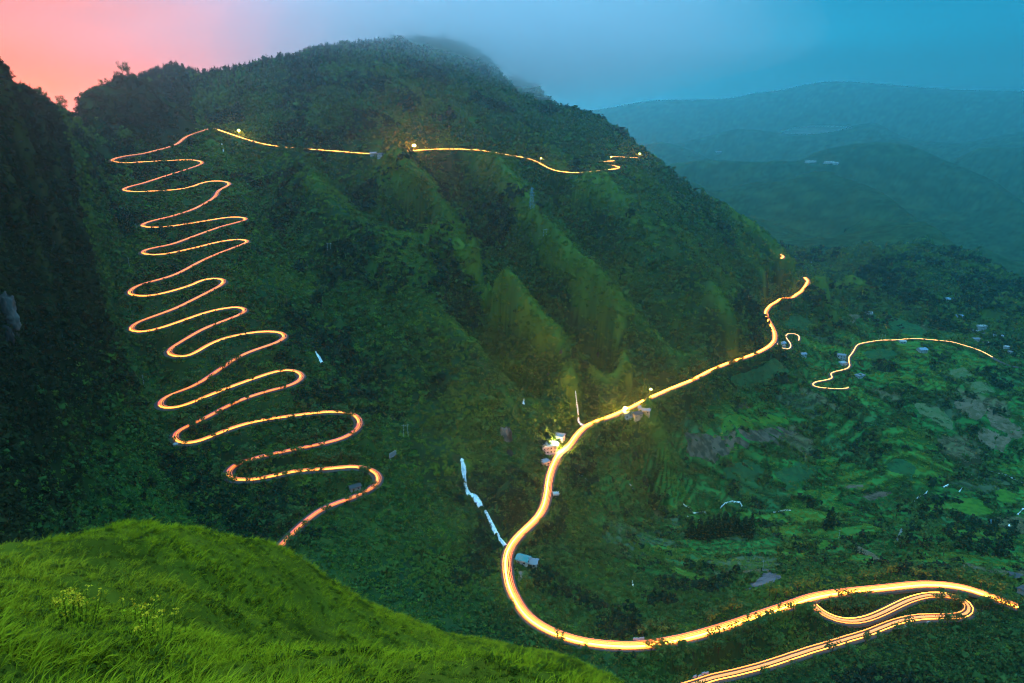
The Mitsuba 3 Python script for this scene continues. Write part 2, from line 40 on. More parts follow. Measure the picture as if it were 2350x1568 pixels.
ROAD_HAIRPIN="""-370.3,873.7,-13.1 -370.6,871.1,-13.4 -371.1,867.5,-13.8 -371.9,863.8,-14.5 -373.3,860.3,-15.3 -375.4,857.3,-16.3 -378.3,854.8,-17.4 -381.5,852.5,-18.6 -384.4,850,-19.9 -386.7,847,-21.2 -388.3,843.5,-22.6 -389.2,839.7,-24 -389.6,835.8,-25.5 -389.8,831.9,-27 -390.2,828,-28.4 -391.1,824.2,-29.8 -392.6,820.6,-31.1 -394.6,817.2,-32.2 -396.9,814,-33.2 -399.3,810.8,-34.1 -401.5,807.5,-34.9 -403.6,804.1,-35.6 -405.5,800.6,-36.3 -407,796.9,-36.9 -408.1,793.1,-37.4 -409,789.2,-37.9 -409.8,785.3,-38.3 -410.9,781.5,-38.7 -412.3,777.9,-39 -414.1,774.3,-39.3 -416,770.8,-39.5 -417.8,767.2,-39.8 -419.6,763.6,-40.2 -421.3,760,-40.6 -422.9,756.4,-41.2 -424.5,752.7,-41.8 -425.4,749.2,-42.6 -425.3,746.4,-43.5 -423.8,745,-44.5 -421.3,745.7,-45.3 -418.6,747.8,-46 -416,750.7,-46.4 -413.6,753.8,-46.7 -411.2,757,-46.7 -408.8,760.2,-46.7 -406.3,763.4,-46.6 -403.9,766.6,-46.6 -401.4,769.7,-46.5 -398.8,772.8,-46.5 -396.2,775.8,-46.5 -393.5,778.7,-46.4 -390.5,781.3,-46.4 -387.3,783.5,-46.4 -383.8,785.6,-46.3 -380.3,787.5,-46.2 -376.8,789.3,-46.1 -373.2,790.8,-46 -369.5,791.7,-46 -365.6,792,-45.9 -361.6,791.9,-46 -357.7,791.3,-46.2 -353.9,790.3,-46.6 -350.6,788.7,-47.2 -348.1,786.4,-48.1 -347.3,783.6,-49.2 -348.1,780.6,-50.4 -350.4,777.9,-51.6 -353.4,775.6,-52.8 -356.5,773.3,-53.9 -359.4,770.7,-55 -361.9,767.6,-55.9 -364.3,764.5,-56.8 -366.6,761.2,-57.7 -368.7,757.8,-58.5 -370.7,754.3,-59.3 -372.6,750.7,-60.1 -374.4,747.2,-60.8 -376.2,743.6,-61.6 -377.9,740,-62.4 -379.6,736.3,-63.1 -381.4,732.7,-63.9 -383.2,729.2,-64.7 -385.3,725.8,-65.5 -387.7,722.7,-66.3 -390.3,719.7,-67 -392.8,716.7,-67.6 -394.9,713.5,-68.3 -396.1,710,-69.1 -396.1,706.8,-69.9 -394.6,704.6,-70.7 -391.9,704.1,-71.5 -388.5,705,-72.1 -384.9,706.6,-72.4 -381.4,708.5,-72.6 -377.9,710.4,-72.6 -374.3,712.2,-72.6 -370.8,714.1,-72.6 -367.3,716.1,-72.6 -363.9,718.2,-72.6 -360.6,720.4,-72.6 -357.4,722.8,-72.5 -354.2,725.2,-72.4 -351,727.6,-72.2 -347.7,730,-71.9 -344.5,732.3,-71.4 -341.5,734.8,-70.7 -338.8,737.7,-69.9 -336.7,740.9,-69 -334.7,744.3,-68 -332.4,747.3,-67.1 -329.5,749.7,-66.4 -326.1,751.3,-65.9 -322.3,752.3,-65.7 -318.4,753.1,-65.7 -314.5,753.5,-66 -310.8,753.4,-66.5 -307.7,752.2,-67.3 -305.7,749.9,-68.3 -305.4,746.8,-69.4 -306.5,743.5,-70.6 -308.6,740.3,-71.9 -310.6,737.2,-73.2 -311.8,733.9,-74.6 -311.8,730.5,-76 -311.3,726.9,-77.5 -311.2,723.2,-78.9 -311.9,719.4,-80.4 -313.2,715.7,-81.8 -314.8,712,-83.2 -316.5,708.4,-84.5 -318.2,704.8,-85.8 -319.9,701.1,-86.9 -321.7,697.6,-88 -323.6,694.1,-89 -325.9,690.8,-89.9 -328.2,687.6,-90.7 -330.6,684.4,-91.5 -332.9,681.1,-92.1 -335.1,677.7,-92.7 -337.3,674.4,-93.3 -339.6,671.1,-93.7 -342.2,668,-94.2 -344.8,665.1,-94.7 -347.5,662.1,-95.2 -350.1,659.1,-95.9 -352.3,656,-96.6 -353.3,652.8,-97.4 -352.9,650,-98.3 -350.7,648.3,-99 -347.5,648,-99.5 -343.9,648.8,-99.9 -340.3,650.3,-100.2 -337,652.4,-100.4 -333.9,654.8,-100.4 -330.9,657.4,-100.4 -327.9,660.1,-100.2 -325,662.9,-100.1 -322,665.5,-99.8 -318.9,668,-99.6 -315.6,670.4,-99.3 -312.4,672.7,-98.9 -309,674.9,-98.6 -305.6,677,-98.2 -302.2,679.2,-97.7 -298.8,681.2,-97.3 -295.3,683.2,-96.9 -291.8,685,-96.5 -288.2,686.6,-96.1 -284.4,687.7,-95.8 -280.5,688.4,-95.7 -276.5,688.7,-95.7 -272.7,688.7,-96 -269.5,688,-96.5 -267.7,686.3,-97.1 -268,683.8,-97.8 -270,681.3,-98.6 -273.1,679,-99.4 -276.5,677,-100.2 -280,675.2,-101 -283.5,673.4,-101.7 -286.7,671.1,-102.5 -289.6,668.5,-103.4 -292.3,665.6,-104.2 -295,662.6,-105.1 -297.6,659.5,-106 -300.2,656.4,-106.8 -302.6,653.3,-107.7 -305,650.1,-108.5 -307.3,646.8,-109.3 -309.5,643.4,-110.1 -311.4,640,-110.9 -313.4,636.4,-111.5 -315.3,633,-112.1 -317.5,629.7,-112.6 -320,626.5,-113 -322.6,623.6,-113.3 -325.6,621,-113.6 -328.7,618.5,-113.9 -331.7,616,-114.4 -333.9,613.1,-115 -334.6,610.2,-115.8 -333.4,607.5,-116.5 -330.7,605.9,-117.2 -327.3,605.6,-117.8 -323.8,606.6,-118.2 -320.4,608.5,-118.4 -317.3,611,-118.5 -314.4,613.7,-118.5 -311.7,616.7,-118.4 -309.2,619.7,-118.1 -306.6,622.7,-117.8 -303.8,625.6,-117.4 -300.9,628.4,-117 -297.9,631,-116.6 -294.9,633.7,-116.1 -292,636.4,-115.5 -289,639.1,-115 -286,641.7,-114.4 -282.8,644,-113.8 -279.4,646.1,-113.3 -275.8,647.9,-112.8 -272.2,649.4,-112.4 -268.4,650.6,-112.1 -264.5,651.5,-112 -260.7,651.8,-112.1 -257.2,651.4,-112.5 -255,650,-113.1 -254.7,647.5,-113.9 -256.3,644.7,-114.8 -258.8,641.9,-115.8 -261.8,639.3,-116.8 -264.9,636.8,-117.8 -267.9,634.2,-118.8 -270.8,631.4,-119.8 -273.6,628.5,-120.7 -276.2,625.5,-121.7 -278.7,622.4,-122.6 -281.1,619.1,-123.6 -283.3,615.9,-124.6 -285.4,612.5,-125.5 -287.3,608.9,-126.5 -289,605.3,-127.5 -290.5,601.6,-128.5 -292,597.9,-129.4 -293.5,594.2,-130.2 -295.1,590.5,-131 -296.9,587,-131.7 -298.9,583.5,-132.3 -301.1,580.2,-132.8 -303.5,577,-133.2 -306.2,574,-133.6 -309.1,571.4,-134.1 -312.3,569.2,-134.7 -315.5,567.1,-135.5 -318.3,564.5,-136.3 -320.3,561.4,-137.2 -321.2,557.9,-138.2 -321,554.5,-139.2 -319.5,551.8,-140.2 -316.9,550.5,-141.1 -313.5,550.3,-141.7 -309.7,550.5,-142.1 -305.9,550.9,-142.1 -302.4,552,-142 -299.1,553.9,-141.8 -296.2,556.4,-141.6 -293.4,559.3,-141.4 -290.8,562.4,-141.1 -288.4,565.5,-140.8 -285.9,568.7,-140.5 -283.4,571.7,-140 -280.9,574.8,-139.5 -278.7,578,-138.9 -276.9,581.5,-138.2 -275.1,584.9,-137.5 -272.8,587.8,-137 -269.8,590.1,-136.6 -266.3,591.7,-136.5 -262.7,592.4,-136.7 -259.3,592,-137.2 -256.7,590.3,-138 -255.7,587.4,-138.9 -256.1,584,-140 -257.5,580.5,-141.1 -259.5,577.1,-142.2 -261.7,573.7,-143.2 -263.9,570.4,-144.2 -266,567,-145.2 -268.1,563.6,-146 -270.1,560.1,-146.9 -272,556.6,-147.7 -273.8,553,-148.5 -275.5,549.4,-149.2 -277.3,545.8,-149.9 -279.1,542.2,-150.4 -281.1,538.8,-150.9 -283.2,535.4,-151.4 -285.5,532.1,-151.8 -288,529,-152.4 -290.9,526.3,-153.1 -294,524,-154.1 -297.1,522,-155.1 -299.8,519.7,-156.2 -301.2,516.7,-157.3 -301.2,513.4,-158.3 -299.9,510.8,-159.3 -297.2,509.5,-160 -293.7,509.3,-160.4 -290,510,-160.5 -286.5,511.3,-160.3 -283.2,513.3,-159.9 -280.1,515.9,-159.5 -277.3,518.7,-159.1 -274.8,521.7,-158.7 -272.3,524.9,-158.3 -269.8,528,-157.8 -267.4,531.2,-157.3 -264.9,534.3,-156.8 -262.3,537.4,-156.3 -259.7,540.4,-155.7 -256.9,543.3,-155.2 -254.1,546.1,-154.8 -251,548.5,-154.3 -247.6,550.7,-153.9 -244.1,552.6,-153.6 -240.5,554.3,-153.4 -236.9,555.8,-153.3 -233.2,556.5,-153.4 -229.8,556.2,-153.8 -227.1,554.7,-154.5 -225.9,552.1,-155.3 -226.5,549.2,-156.2 -228.5,546.4,-157.1 -231.3,543.7,-158 -234.3,541,-158.8 -237.3,538.4,-159.6 -240.3,535.7,-160.3 -243.1,532.9,-161 -245.8,530,-161.7 -248.3,526.9,-162.4 -250.7,523.6,-163.1 -252.8,520.3,-164 -254.9,516.8,-164.9 -257.1,513.5,-166 -259.5,510.3,-167.3 -262.1,507.4,-168.7 -264.7,504.5,-170.3 -266.5,501.5,-171.8 -266.7,498.6,-173.2 -265,496.2,-174.3 -261.9,494.3,-175 -258.3,493,-175.2 -254.5,492.3,-175.1 -250.8,492.2,-174.6 -247.5,493.4,-174 -245.1,495.8,-173.2 -243.1,499,-172.4 -241.4,502.6,-171.6 -239.6,506.2,-170.9 -237.5,509.5,-170.1 -235.1,512.7,-169.5 -232.4,515.5,-168.9 -229.4,518.1,-168.4 -226.1,520.4,-168 -222.7,522.4,-167.6 -219.1,524.1,-167.3 -215.4,525.7,-167 -211.7,527.2,-166.8 -207.9,528.6,-166.7 -204.2,530,-166.8 -200.4,531.3,-167 -196.6,532.3,-167.4 -192.8,532.7,-168.1 -189.4,532.1,-168.9 -187.1,530.2,-169.8 -186.3,527.4,-170.8 -187.2,524.1,-171.6 -189.2,521,-172.4 -192,518.3,-173.1 -195.1,515.9,-173.7 -198.4,513.5,-174.3 -201.6,511.2,-174.9 -204.8,508.8,-175.5 -207.8,506.2,-176.2 -210.6,503.3,-176.9 -213.1,500.2,-177.7 -215.3,496.9,-178.5 -217.2,493.4,-179.4 -219,489.9,-180.3 -220.8,486.2,-181.2 -222.4,482.6,-182 -224,478.9,-182.8 -225.6,475.2,-183.7 -227.3,471.6,-184.5 -229.2,468.1,-185.3 -231.5,465,-186.2 -234.2,462.5,-187.2 -237.5,460.8,-188.4 -241.3,459.8,-189.6 -245.1,459.3,-191 -248.8,458.6,-192.4 -251.9,457.2,-193.7 -253.7,454.7,-194.9 -254,451.6,-195.9 -252.6,448.7,-196.6 -249.9,446.4,-197.1 -246.4,445.1,-197.2 -242.5,444.4,-196.8 -238.6,444.1,-196.2 -234.8,444.4,-195.3 -231.2,445.5,-194.3 -227.8,447.4,-193.5 -224.7,449.8,-192.7 -221.9,452.5,-192.2 -219.2,455.5,-191.7 -216.6,458.6,-191.3 -214,461.6,-191 -211.4,464.7,-190.6 -208.8,467.7,-190.3 -206.1,470.7,-190 -203.3,473.6,-189.6 -200.6,476.5,-189.3 -197.7,479.3,-189 -194.8,482,-188.6 -191.8,484.7,-188.3 -188.9,487.4,-187.9 -185.9,490.1,-187.6 -182.8,492.7,-187.5 -179.6,495,-187.5 -176.2,496.8,-187.8 -172.6,497.8,-188.4 -169,497.8,-189.3 -166,496.5,-190.4 -164.2,494.1,-191.6 -164.1,491,-192.7 -165.5,487.7,-193.6 -167.8,484.6,-194.3 -170.6,481.9,-194.7 -173.8,479.6,-195 -177.1,477.3,-195.2 -180.3,475,-195.3 -183.5,472.5,-195.4 -186.5,469.9,-195.5 -189.5,467.2,-195.7 -192.4,464.4,-195.9 -195.1,461.6,-196.1 -197.8,458.6,-196.4 -200.3,455.5,-196.7 -202.7,452.3,-197.1 -205,449,-197.5 -207.1,445.6,-197.9 -209.3,442.2,-198.4 -211.4,438.8,-198.9 -213.7,435.6,-199.5 -216.2,432.5,-200.1 -219,429.7,-200.8 -222.1,427.3,-201.7 -225.2,425.1,-202.8 -227.9,422.8,-204 -229.3,420,-205.2 -228.8,417,-206.2 -226.6,414.4,-207 -223.4,412.4,-207.4 -219.8,411.2,-207.5 -216.2,411.1,-207.5 -212.7,412.2,-207.4 -209.6,414.3,-207.2 -206.8,417,-207 -204.2,420.1,-206.7 -201.7,423.1,-206.5 -199.1,426.2,-206.3 -196.5,429.3,-206.2 -193.8,432.2,-206.1 -191,435,-206.1 -188,437.7,-206.1 -184.9,440.3,-206.2 -181.8,442.7,-206.4 -178.5,445,-206.6 -175.1,447.1,-206.8 -171.7,449.2,-207 -168.1,451.1,-207.3 -164.6,452.8,-207.5 -160.9,454.6,-207.7 -157.3,456.3,-207.9 -153.7,457.9,-208 -150,459.5,-208.1 -146.2,460.9,-208.2 -142.4,462.2,-208.3 -138.6,463.2,-208.4 -134.7,464,-208.6 -130.8,464.7,-209 -126.8,465.3,-209.5 -123,465.6,-210.2 -119.4,465.1,-211.1 -116.2,463.4,-212.2 -114,460.8,-213.5 -112.9,457.4,-214.8 -113.1,453.8,-216 -114.5,450.4,-217.2 -116.8,447.3,-218.1 -119.6,444.5,-218.9 -122.7,442.1,-219.4 -126.1,440,-219.8 -129.6,438.2,-220 -133.2,436.4,-220.2 -136.8,434.5,-220.3 -140.3,432.7,-220.3 -143.9,430.8,-220.3 -147.4,428.9,-220.2 -150.9,427,-220.1 -154.4,425,-220 -157.8,422.9,-219.8 -161.1,420.7,-219.7 -164.4,418.4,-219.5 -167.7,416.1,-219.3 -170.9,413.7,-219.1 -174,411.2,-218.9 -177.2,408.7,-218.7 -180.1,406.1,-218.7 -182.7,403.2,-218.9 -184.5,399.9,-219.2 -185.4,396.4,-219.9 -185,393.1,-220.7 -183.1,390.9,-221.7 -180.1,390.1,-222.8 -176.5,390.6,-223.8 -172.9,392.1,-224.7 -169.4,394,-225.5 -166.1,396.1,-226.1 -162.8,398.4,-226.5 -159.5,400.7,-226.9 -156.3,403,-227.1 -153,405.3,-227.4 -149.6,407.4,-227.6 -146,409.2,-227.9 -142.3,410.7,-228.2 -138.6,412,-228.5 -134.7,413.2,-228.9 -130.9,414.4,-229.2 -127.1,415.6,-229.6 -123.3,416.9,-229.9 -119.6,418.3,-230.2 -115.8,419.7,-230.5 -112.1,421,-230.9 -108.2,421.8,-231.5 -104.3,422,-232.2 -100.5,421.7,-233.1 -96.9,420.5,-234.1 -94,418.5,-235.2 -92.3,415.6,-236.4 -92.2,412.4,-237.4 -93.6,409.1,-238.3 -95.9,406,-239 -98.7,403.1,-239.5 -101.6,400.4,-239.8 -104.6,397.7,-240 -107.7,395.3,-240.2 -111,393,-240.3 -114.3,390.8,-240.4 -117.5,388.4,-240.6 -120.6,385.9,-240.8 -123.4,383.1,-241.1 -126,380.1,-241.5 -128.2,376.8,-242 -130.3,373.4,-242.5 -132.2,369.8,-243.1 -134,366.3,-243.7 -135.6,362.6,-244.3 -137.2,358.9,-244.9 -138.6,355.2,-245.4 -139.8,351.4,-245.8 -140.8,347.5,-246 -141.4,343.6,-246.2 -141.7,339.7,-246.2 -141.9,336.1,-246.2 -142,333.4,-246.1"""
ROAD_CONTOUR2="""125.4,1001.3,-60.1 127.9,1004.5,-60.2 131.3,1008.7,-60.4 135.1,1013.3,-60.6 139.2,1017.7,-60.7 143.4,1021.9,-60.8 147.3,1025.7,-60.8 150.2,1028.5,-60.8"""
ROAD_CONTOUR3="""147.9,1042.5,-55.4 151.4,1045,-55.7 156.2,1048.5,-56.1 161.3,1052.4,-56.5 166.4,1056.6,-57 171.1,1061.1,-57.4 175.6,1065.9,-57.9 180,1070.8,-58.3 184.4,1075.7,-58.8 188.7,1080.5,-59.3 192.6,1084.9,-59.8 195.5,1088.2,-60.1"""
ROAD_LANE="""321,784.9,-256.6 320.3,782.2,-256.9 319.5,778.6,-257.4 318.7,774.8,-258 318.4,771.5,-259 319.2,769.4,-260.2 321.5,769.1,-261.6 324.5,770.5,-263 327.5,772.9,-264.5 330.2,775.9,-265.7 332.8,779,-266.9 335.4,782.2,-267.8 337.9,785.4,-268.6 340.2,788.8,-269.2 342.3,792.3,-269.6 344.3,795.9,-269.9 346.1,799.6,-270.1 347.6,803.3,-270.1 348.8,807.2,-269.9 349.5,811.2,-269.6 350,815.2,-269.3 350.3,819.3,-268.9 350.6,823.4,-268.5 351,827.4,-268.3 351.9,831.3,-268.3 353.3,835,-268.5 355.1,838.7,-268.9 357,842.3,-269.3 359,845.9,-269.9 361,849.5,-270.5 363,853,-271.1 365.4,856.3,-271.9 368.1,859.2,-272.6 371.2,861.9,-273.4 374.3,864.3,-274.3 377.3,865.7,-275.1 379.9,865.5,-275.8 381.6,863.6,-276.5 381.8,860.6,-277 380.8,857,-277.3 379.2,853.4,-277.4 377.5,849.8,-277.5 375.9,846.4,-277.4 374.7,844,-277.4"""
ROAD_TOP="""394.4,989.4,-191.6 395.8,989.1,-192.1 397.4,988.6,-192.9 398.4,987.7,-193.7 398.1,986.5,-194.6 396.9,985.3,-195.4 395.3,984.2,-196.1 394,983.4,-196.5"""
ROAD_EAST="""396.4,743.6,-302.3 394.3,741.3,-302.2 390.9,738.9,-301.9 386.6,736.9,-301.4 381.8,735.2,-300.8 377,733.5,-300.1 372.2,731.8,-299.3 367.4,730.1,-298.3 362.7,728.4,-297.3 357.9,726.9,-296.2 353.2,725.9,-295.1 349.2,725.9,-294.2 347.1,727.5,-293.4 347.6,730.3,-292.9 350.1,733.6,-292.8 353.6,736.9,-293 357.6,740,-293.5 361.9,742.8,-294.1 366.1,745.6,-294.7 370.4,748.4,-295.2 374.6,751.2,-295.6 378.6,754.1,-295.9 381.9,757.3,-295.9 383.9,760.9,-295.8 384.8,764.6,-295.6 385.8,768.2,-295.4 388,771.7,-295.3 391.4,775,-295.3 395.4,777.9,-295.5 399.7,780.6,-295.8 404,783.3,-296.2 408.3,786.1,-296.5 412.5,788.9,-296.8 416.4,792.1,-297 419.9,795.6,-297.1 423,799.6,-297 425.5,803.9,-296.9 427.5,808.5,-296.6 429.2,813.3,-296.2 430.9,818,-295.8 432.8,822.7,-295.5 435.2,827.1,-295.1 438,831.3,-294.7 441.1,835.3,-294.4 444.3,839.2,-294 447.4,843.3,-293.6 450.4,847.4,-293.2 453.4,851.5,-292.7 456.3,855.7,-292.1 459.1,859.9,-291.6 462.1,863.9,-291.2 465.5,867.5,-290.9 469.4,870.5,-290.7 473.8,873,-290.6 478.3,875.3,-290.7 482.8,877.7,-290.8 487.3,880.1,-291.1 491.7,882.6,-291.3 496.2,885,-291.6 500.7,887.4,-291.9 505.2,889.8,-292.3 509.8,891.9,-292.6 514.5,893.6,-293 519.4,895,-293.4 524.3,896.4,-293.8 529.2,897.7,-294.2 534.1,899.2,-294.5 538.8,900.9,-294.8 543.6,902.8,-295.1 548.3,904.7,-295.4 553,906.6,-295.6 557.8,908.4,-295.9 562.5,910,-296.2 567.4,911,-296.4 572.4,911.5,-296.8 577.5,911.6,-297.1 582.6,911.5,-297.4 587.6,911.3,-297.8 592.7,910.8,-298.2 597.7,910.1,-298.5 602.7,909.5,-298.9 607.8,908.9,-299.2 612.7,908.4,-299.6 617.2,907.3,-299.9 621.1,905,-300.3 624.3,901.5,-300.7 627.2,897.5,-301.1 630.2,893.5,-301.5 633.3,889.5,-301.9 636.2,885.4,-302.3 638.4,881.1,-302.7 639.8,876.3,-303.1 640.8,871.4,-303.4 641.5,866.4,-303.8 642,861.3,-304.2 642.4,856.2,-304.7 642.8,851.2,-305.1 643.3,846.1,-305.5 644.1,841.2,-306 645.5,836.4,-306.4 647.7,832.3,-306.8 650.9,829,-307.1 654.5,826.6,-307.4 657.5,825.1,-307.6"""
ROAD_LOOP="""166.8,312.3,-256.3 167.8,310,-256.9 169.7,307.4,-257.6 172.7,305.3,-258.5 176.3,304,-259.4 180.3,303.6,-260.1 184.3,303.9,-260.8 188.2,304.7,-261.3 192.1,305.8,-261.5 196,307.2,-261.6 199.8,308.7,-261.6 203.6,310.3,-261.4 207.4,311.9,-261 211.1,313.5,-260.6 214.9,315.1,-260.1 218.7,316.6,-259.5 222.6,318,-258.9 226.5,319.1,-258.3 230.5,320,-257.8 234.5,320.7,-257.4 238.6,321,-257.2 242.6,321,-257.2 246.7,320.7,-257.5 250.5,319.9,-258 253.6,318.2,-258.7 255.3,315.8,-259.3 254.9,313,-259.8 252.9,310.4,-260 249.7,308.3,-260.1 246.1,307.1,-260.2 242.2,306.7,-260.3 238.1,306.9,-260.7 234.1,307.5,-261.2 230.1,308.1,-261.8 226,308.4,-262.4 222,308.3,-262.9 218,307.7,-263.2 214,306.8,-263.5 210.1,305.7,-263.7 206.2,304.3,-263.9 202.4,302.8,-264.1 198.6,301.2,-264.1 194.9,299.5,-264 191.2,297.9,-263.9 187.3,296.5,-263.8 183.5,295.1,-263.7 179.6,293.9,-263.8 175.7,292.6,-263.9 171.8,291.4,-264.1 167.8,290.3,-264.5 163.9,289.2,-264.8 160,288.1,-265.1 156.1,286.8,-265.1 152.3,285.2,-264.9 148.6,283.5,-264.5 144.8,281.9,-264.1 141.1,280.2,-263.8 137.3,278.7,-263.7 133.4,277.3,-263.7 129.5,276.1,-264 125.6,275.1,-264.4 121.6,274.4,-265 117.5,273.8,-265.8 113.4,273.2,-266.5 109.4,272.7,-267.2 105.4,272,-267.6 101.5,271,-267.6 97.8,269.4,-267.2 94.2,267.5,-266.5 90.6,265.5,-265.7 87.1,263.6,-264.8 83.8,261.9,-264.2 81.4,260.6,-263.7"""
ROAD_MAIN="""277.5,308,-255 275,310.2,-255 271.6,313.2,-255 267.8,316.5,-255 264,319.7,-255 260,322.5,-255 255.6,324.5,-255 250.8,325.9,-255 245.9,326.7,-255 240.9,327,-255 235.9,327,-255 230.9,326.5,-255 225.9,325.9,-255 220.9,325.2,-255 216,324.4,-255 211,323.7,-255 206,323,-255 201,322.3,-255 196,321.6,-255 191,320.8,-255 186.1,320.1,-255 181.1,319.2,-255 176.2,318.2,-255 171.3,317,-255 166.5,315.5,-255 161.8,313.7,-255 157.2,311.7,-255 152.6,309.7,-255 148,307.7,-255 143.3,305.8,-255 138.7,303.9,-255 134,301.9,-255 129.4,300,-255 124.8,298,-255 120.1,296,-255 115.5,294.1,-255 110.8,292.3,-255 106,290.5,-255 101.3,288.8,-255 96.6,287.1,-255 91.8,285.6,-255 87,284.1,-255 82.1,282.9,-255 77.2,281.7,-255 72.3,280.7,-255 67.3,279.8,-255 62.4,279.4,-255 57.4,279.3,-255 52.3,279.6,-255 47.3,280,-255 42.4,280.8,-255 37.5,281.8,-255 32.7,283.3,-255 28.1,285.2,-255 23.7,287.5,-255 19.4,290.2,-255 15.5,293.2,-255 11.9,296.7,-255 8.8,300.5,-255 6.2,304.8,-255 4.1,309.3,-255 2.3,314,-255 0.7,318.8,-255 -0.6,323.6,-255 -1.6,328.5,-255 -2.3,333.5,-255 -2.8,338.5,-255 -3.1,343.5,-255 -3.1,348.5,-255 -2.7,353.5,-255 -1.9,358.4,-255 -0.5,363.2,-255 1.3,367.9,-255 3.4,372.4,-255 5.9,376.8,-255 8.5,381.1,-255 11.2,385.3,-255 13.9,389.6,-255 16.4,393.9,-255 18.5,398.5,-255 20.3,403.1,-255 21.8,407.9,-255 23,412.8,-255 23.9,417.7,-255 24.7,422.7,-255 25.4,427.7,-255 26,432.7,-255 26.5,437.7,-255 27.1,442.7,-255 27.8,447.7,-255 28.7,452.6,-255 29.7,457.5,-255 30.8,462.5,-255 32,467.3,-255 33.3,472.2,-255 34.7,477,-255 36.3,481.8,-255 38.2,486.3,-255 40.7,490.5,-255 43.5,494.5,-255 46.1,498.6,-255 48.2,503.1,-255 50.1,507.8,-255 51.9,512.4,-255 53.8,517.1,-255 55.8,521.7,-255 58,526.2,-255 60.4,530.7,-255 63,534.9,-255 66,538.8,-255 69.4,542.4,-255 73.1,545.8,-255 77,548.9,-255 81.1,551.9,-255 85.1,554.9,-255 89,558,-255 92.9,561.3,-255 96.6,564.7,-255 100.3,568.1,-255 104,571.5,-255 107.7,574.9,-255 111.4,578.4,-255 114.9,582,-255 118.3,585.7,-255 121.7,589.4,-255 125.1,593.1,-255 128.6,596.7,-255 132.2,600.2,-255 135.9,603.6,-255 139.6,607,-255 143.3,610.4,-255 147,613.8,-255 150.7,617.2,-255 154.5,620.6,-255 158.3,624,-255 162.1,627.3,-255 165.9,630.5,-255 169.7,633.8,-255 173.6,637,-255 177.4,640.3,-255 181.2,643.6,-255 184.9,647,-255 188.4,650.6,-255 191.9,654.3,-255 195.3,657.9,-255 198.7,661.6,-255 202.2,665.3,-255 205.6,669,-255 209.2,672.6,-255 212.8,676,-255 216.5,679.4,-255 220.3,682.8,-255 224,686.1,-255 227.8,689.5,-255 231.6,692.8,-255 235.4,696,-255 239.3,699.2,-255 243.3,702.3,-255 247.4,705.3,-255 251.4,708.3,-255 255.4,711.3,-255 259.4,714.4,-255 263.4,717.5,-255 267.3,720.6,-255 271.2,723.8,-255 275.1,727,-255 278.9,730.3,-255 282.6,733.7,-255 286.1,737.3,-255 289.6,740.9,-255 293,744.6,-255 296.4,748.4,-255 299.6,752.2,-255 302.7,756.1,-255 305.6,760.3,-255 308.4,764.5,-255 311.1,768.7,-255 313.7,773,-255 316,777.4,-255 318.1,782,-255 319.9,786.7,-255 321.7,791.4,-255 323.4,796.1,-255 325,800.9,-255 326.5,805.7,-255 327.8,810.5,-255 329,815.4,-255 330.1,820.3,-255 331.2,825.2,-255 332.4,830.2,-255 333.5,835.1,-255 334.5,840,-255 335.5,844.9,-255 336.5,849.9,-255 337.4,854.8,-255 338.3,859.8,-255 339.3,864.7,-255 340.3,869.6,-255 341.4,874.6,-255 342.7,879.4,-255 344.1,884.2,-255 345.7,889,-255 347.2,893.8,-255 348.8,898.6,-255 350.6,903.3,-255 352.6,907.9,-255 354.9,912.3,-255 357.3,916.8,-255 359.7,921.2,-255 362.2,925.6,-255 364.7,929.9,-255 367.3,934.2,-255 370.2,938.3,-254.9 373.3,942.2,-254.8 376.7,945.9,-254.7 380.1,949.6,-254.5 383.5,953.3,-254.2 386.9,957,-253.8 390.2,960.4,-253.2 393.1,962.7,-252.4 395.2,962.9,-251.5 396.3,960.3,-250.4 396.8,955.9,-249.2 397.1,951,-247.9 397.3,946.1,-246.7 397.8,941.9,-245.5 399,939.5,-244.4 401.2,940,-243.5 404.1,942.7,-242.8 407.4,946.2,-242.2 410.7,949.9,-241.8 414.1,953.7,-241.5 417.4,957.5,-241.3 420.5,961.4,-241.2 423.4,965.5,-241.1 426,969.8,-241 428.6,974.1,-241 431.2,978.4,-241 433.7,982.8,-241 436.3,987.1,-241 438.8,991.5,-241 441.3,995.8,-241 443.8,1000.2,-241 446.2,1004.6,-241 448.6,1009.1,-241 450.9,1013.5,-241 453.3,1018,-241 455.6,1022.4,-241 457.7,1027,-241 459.4,1031.7,-241 460.7,1036.5,-241 461.7,1041.4,-241 462.6,1046.3,-241 463.4,1050.7,-241 464.1,1054,-241"""
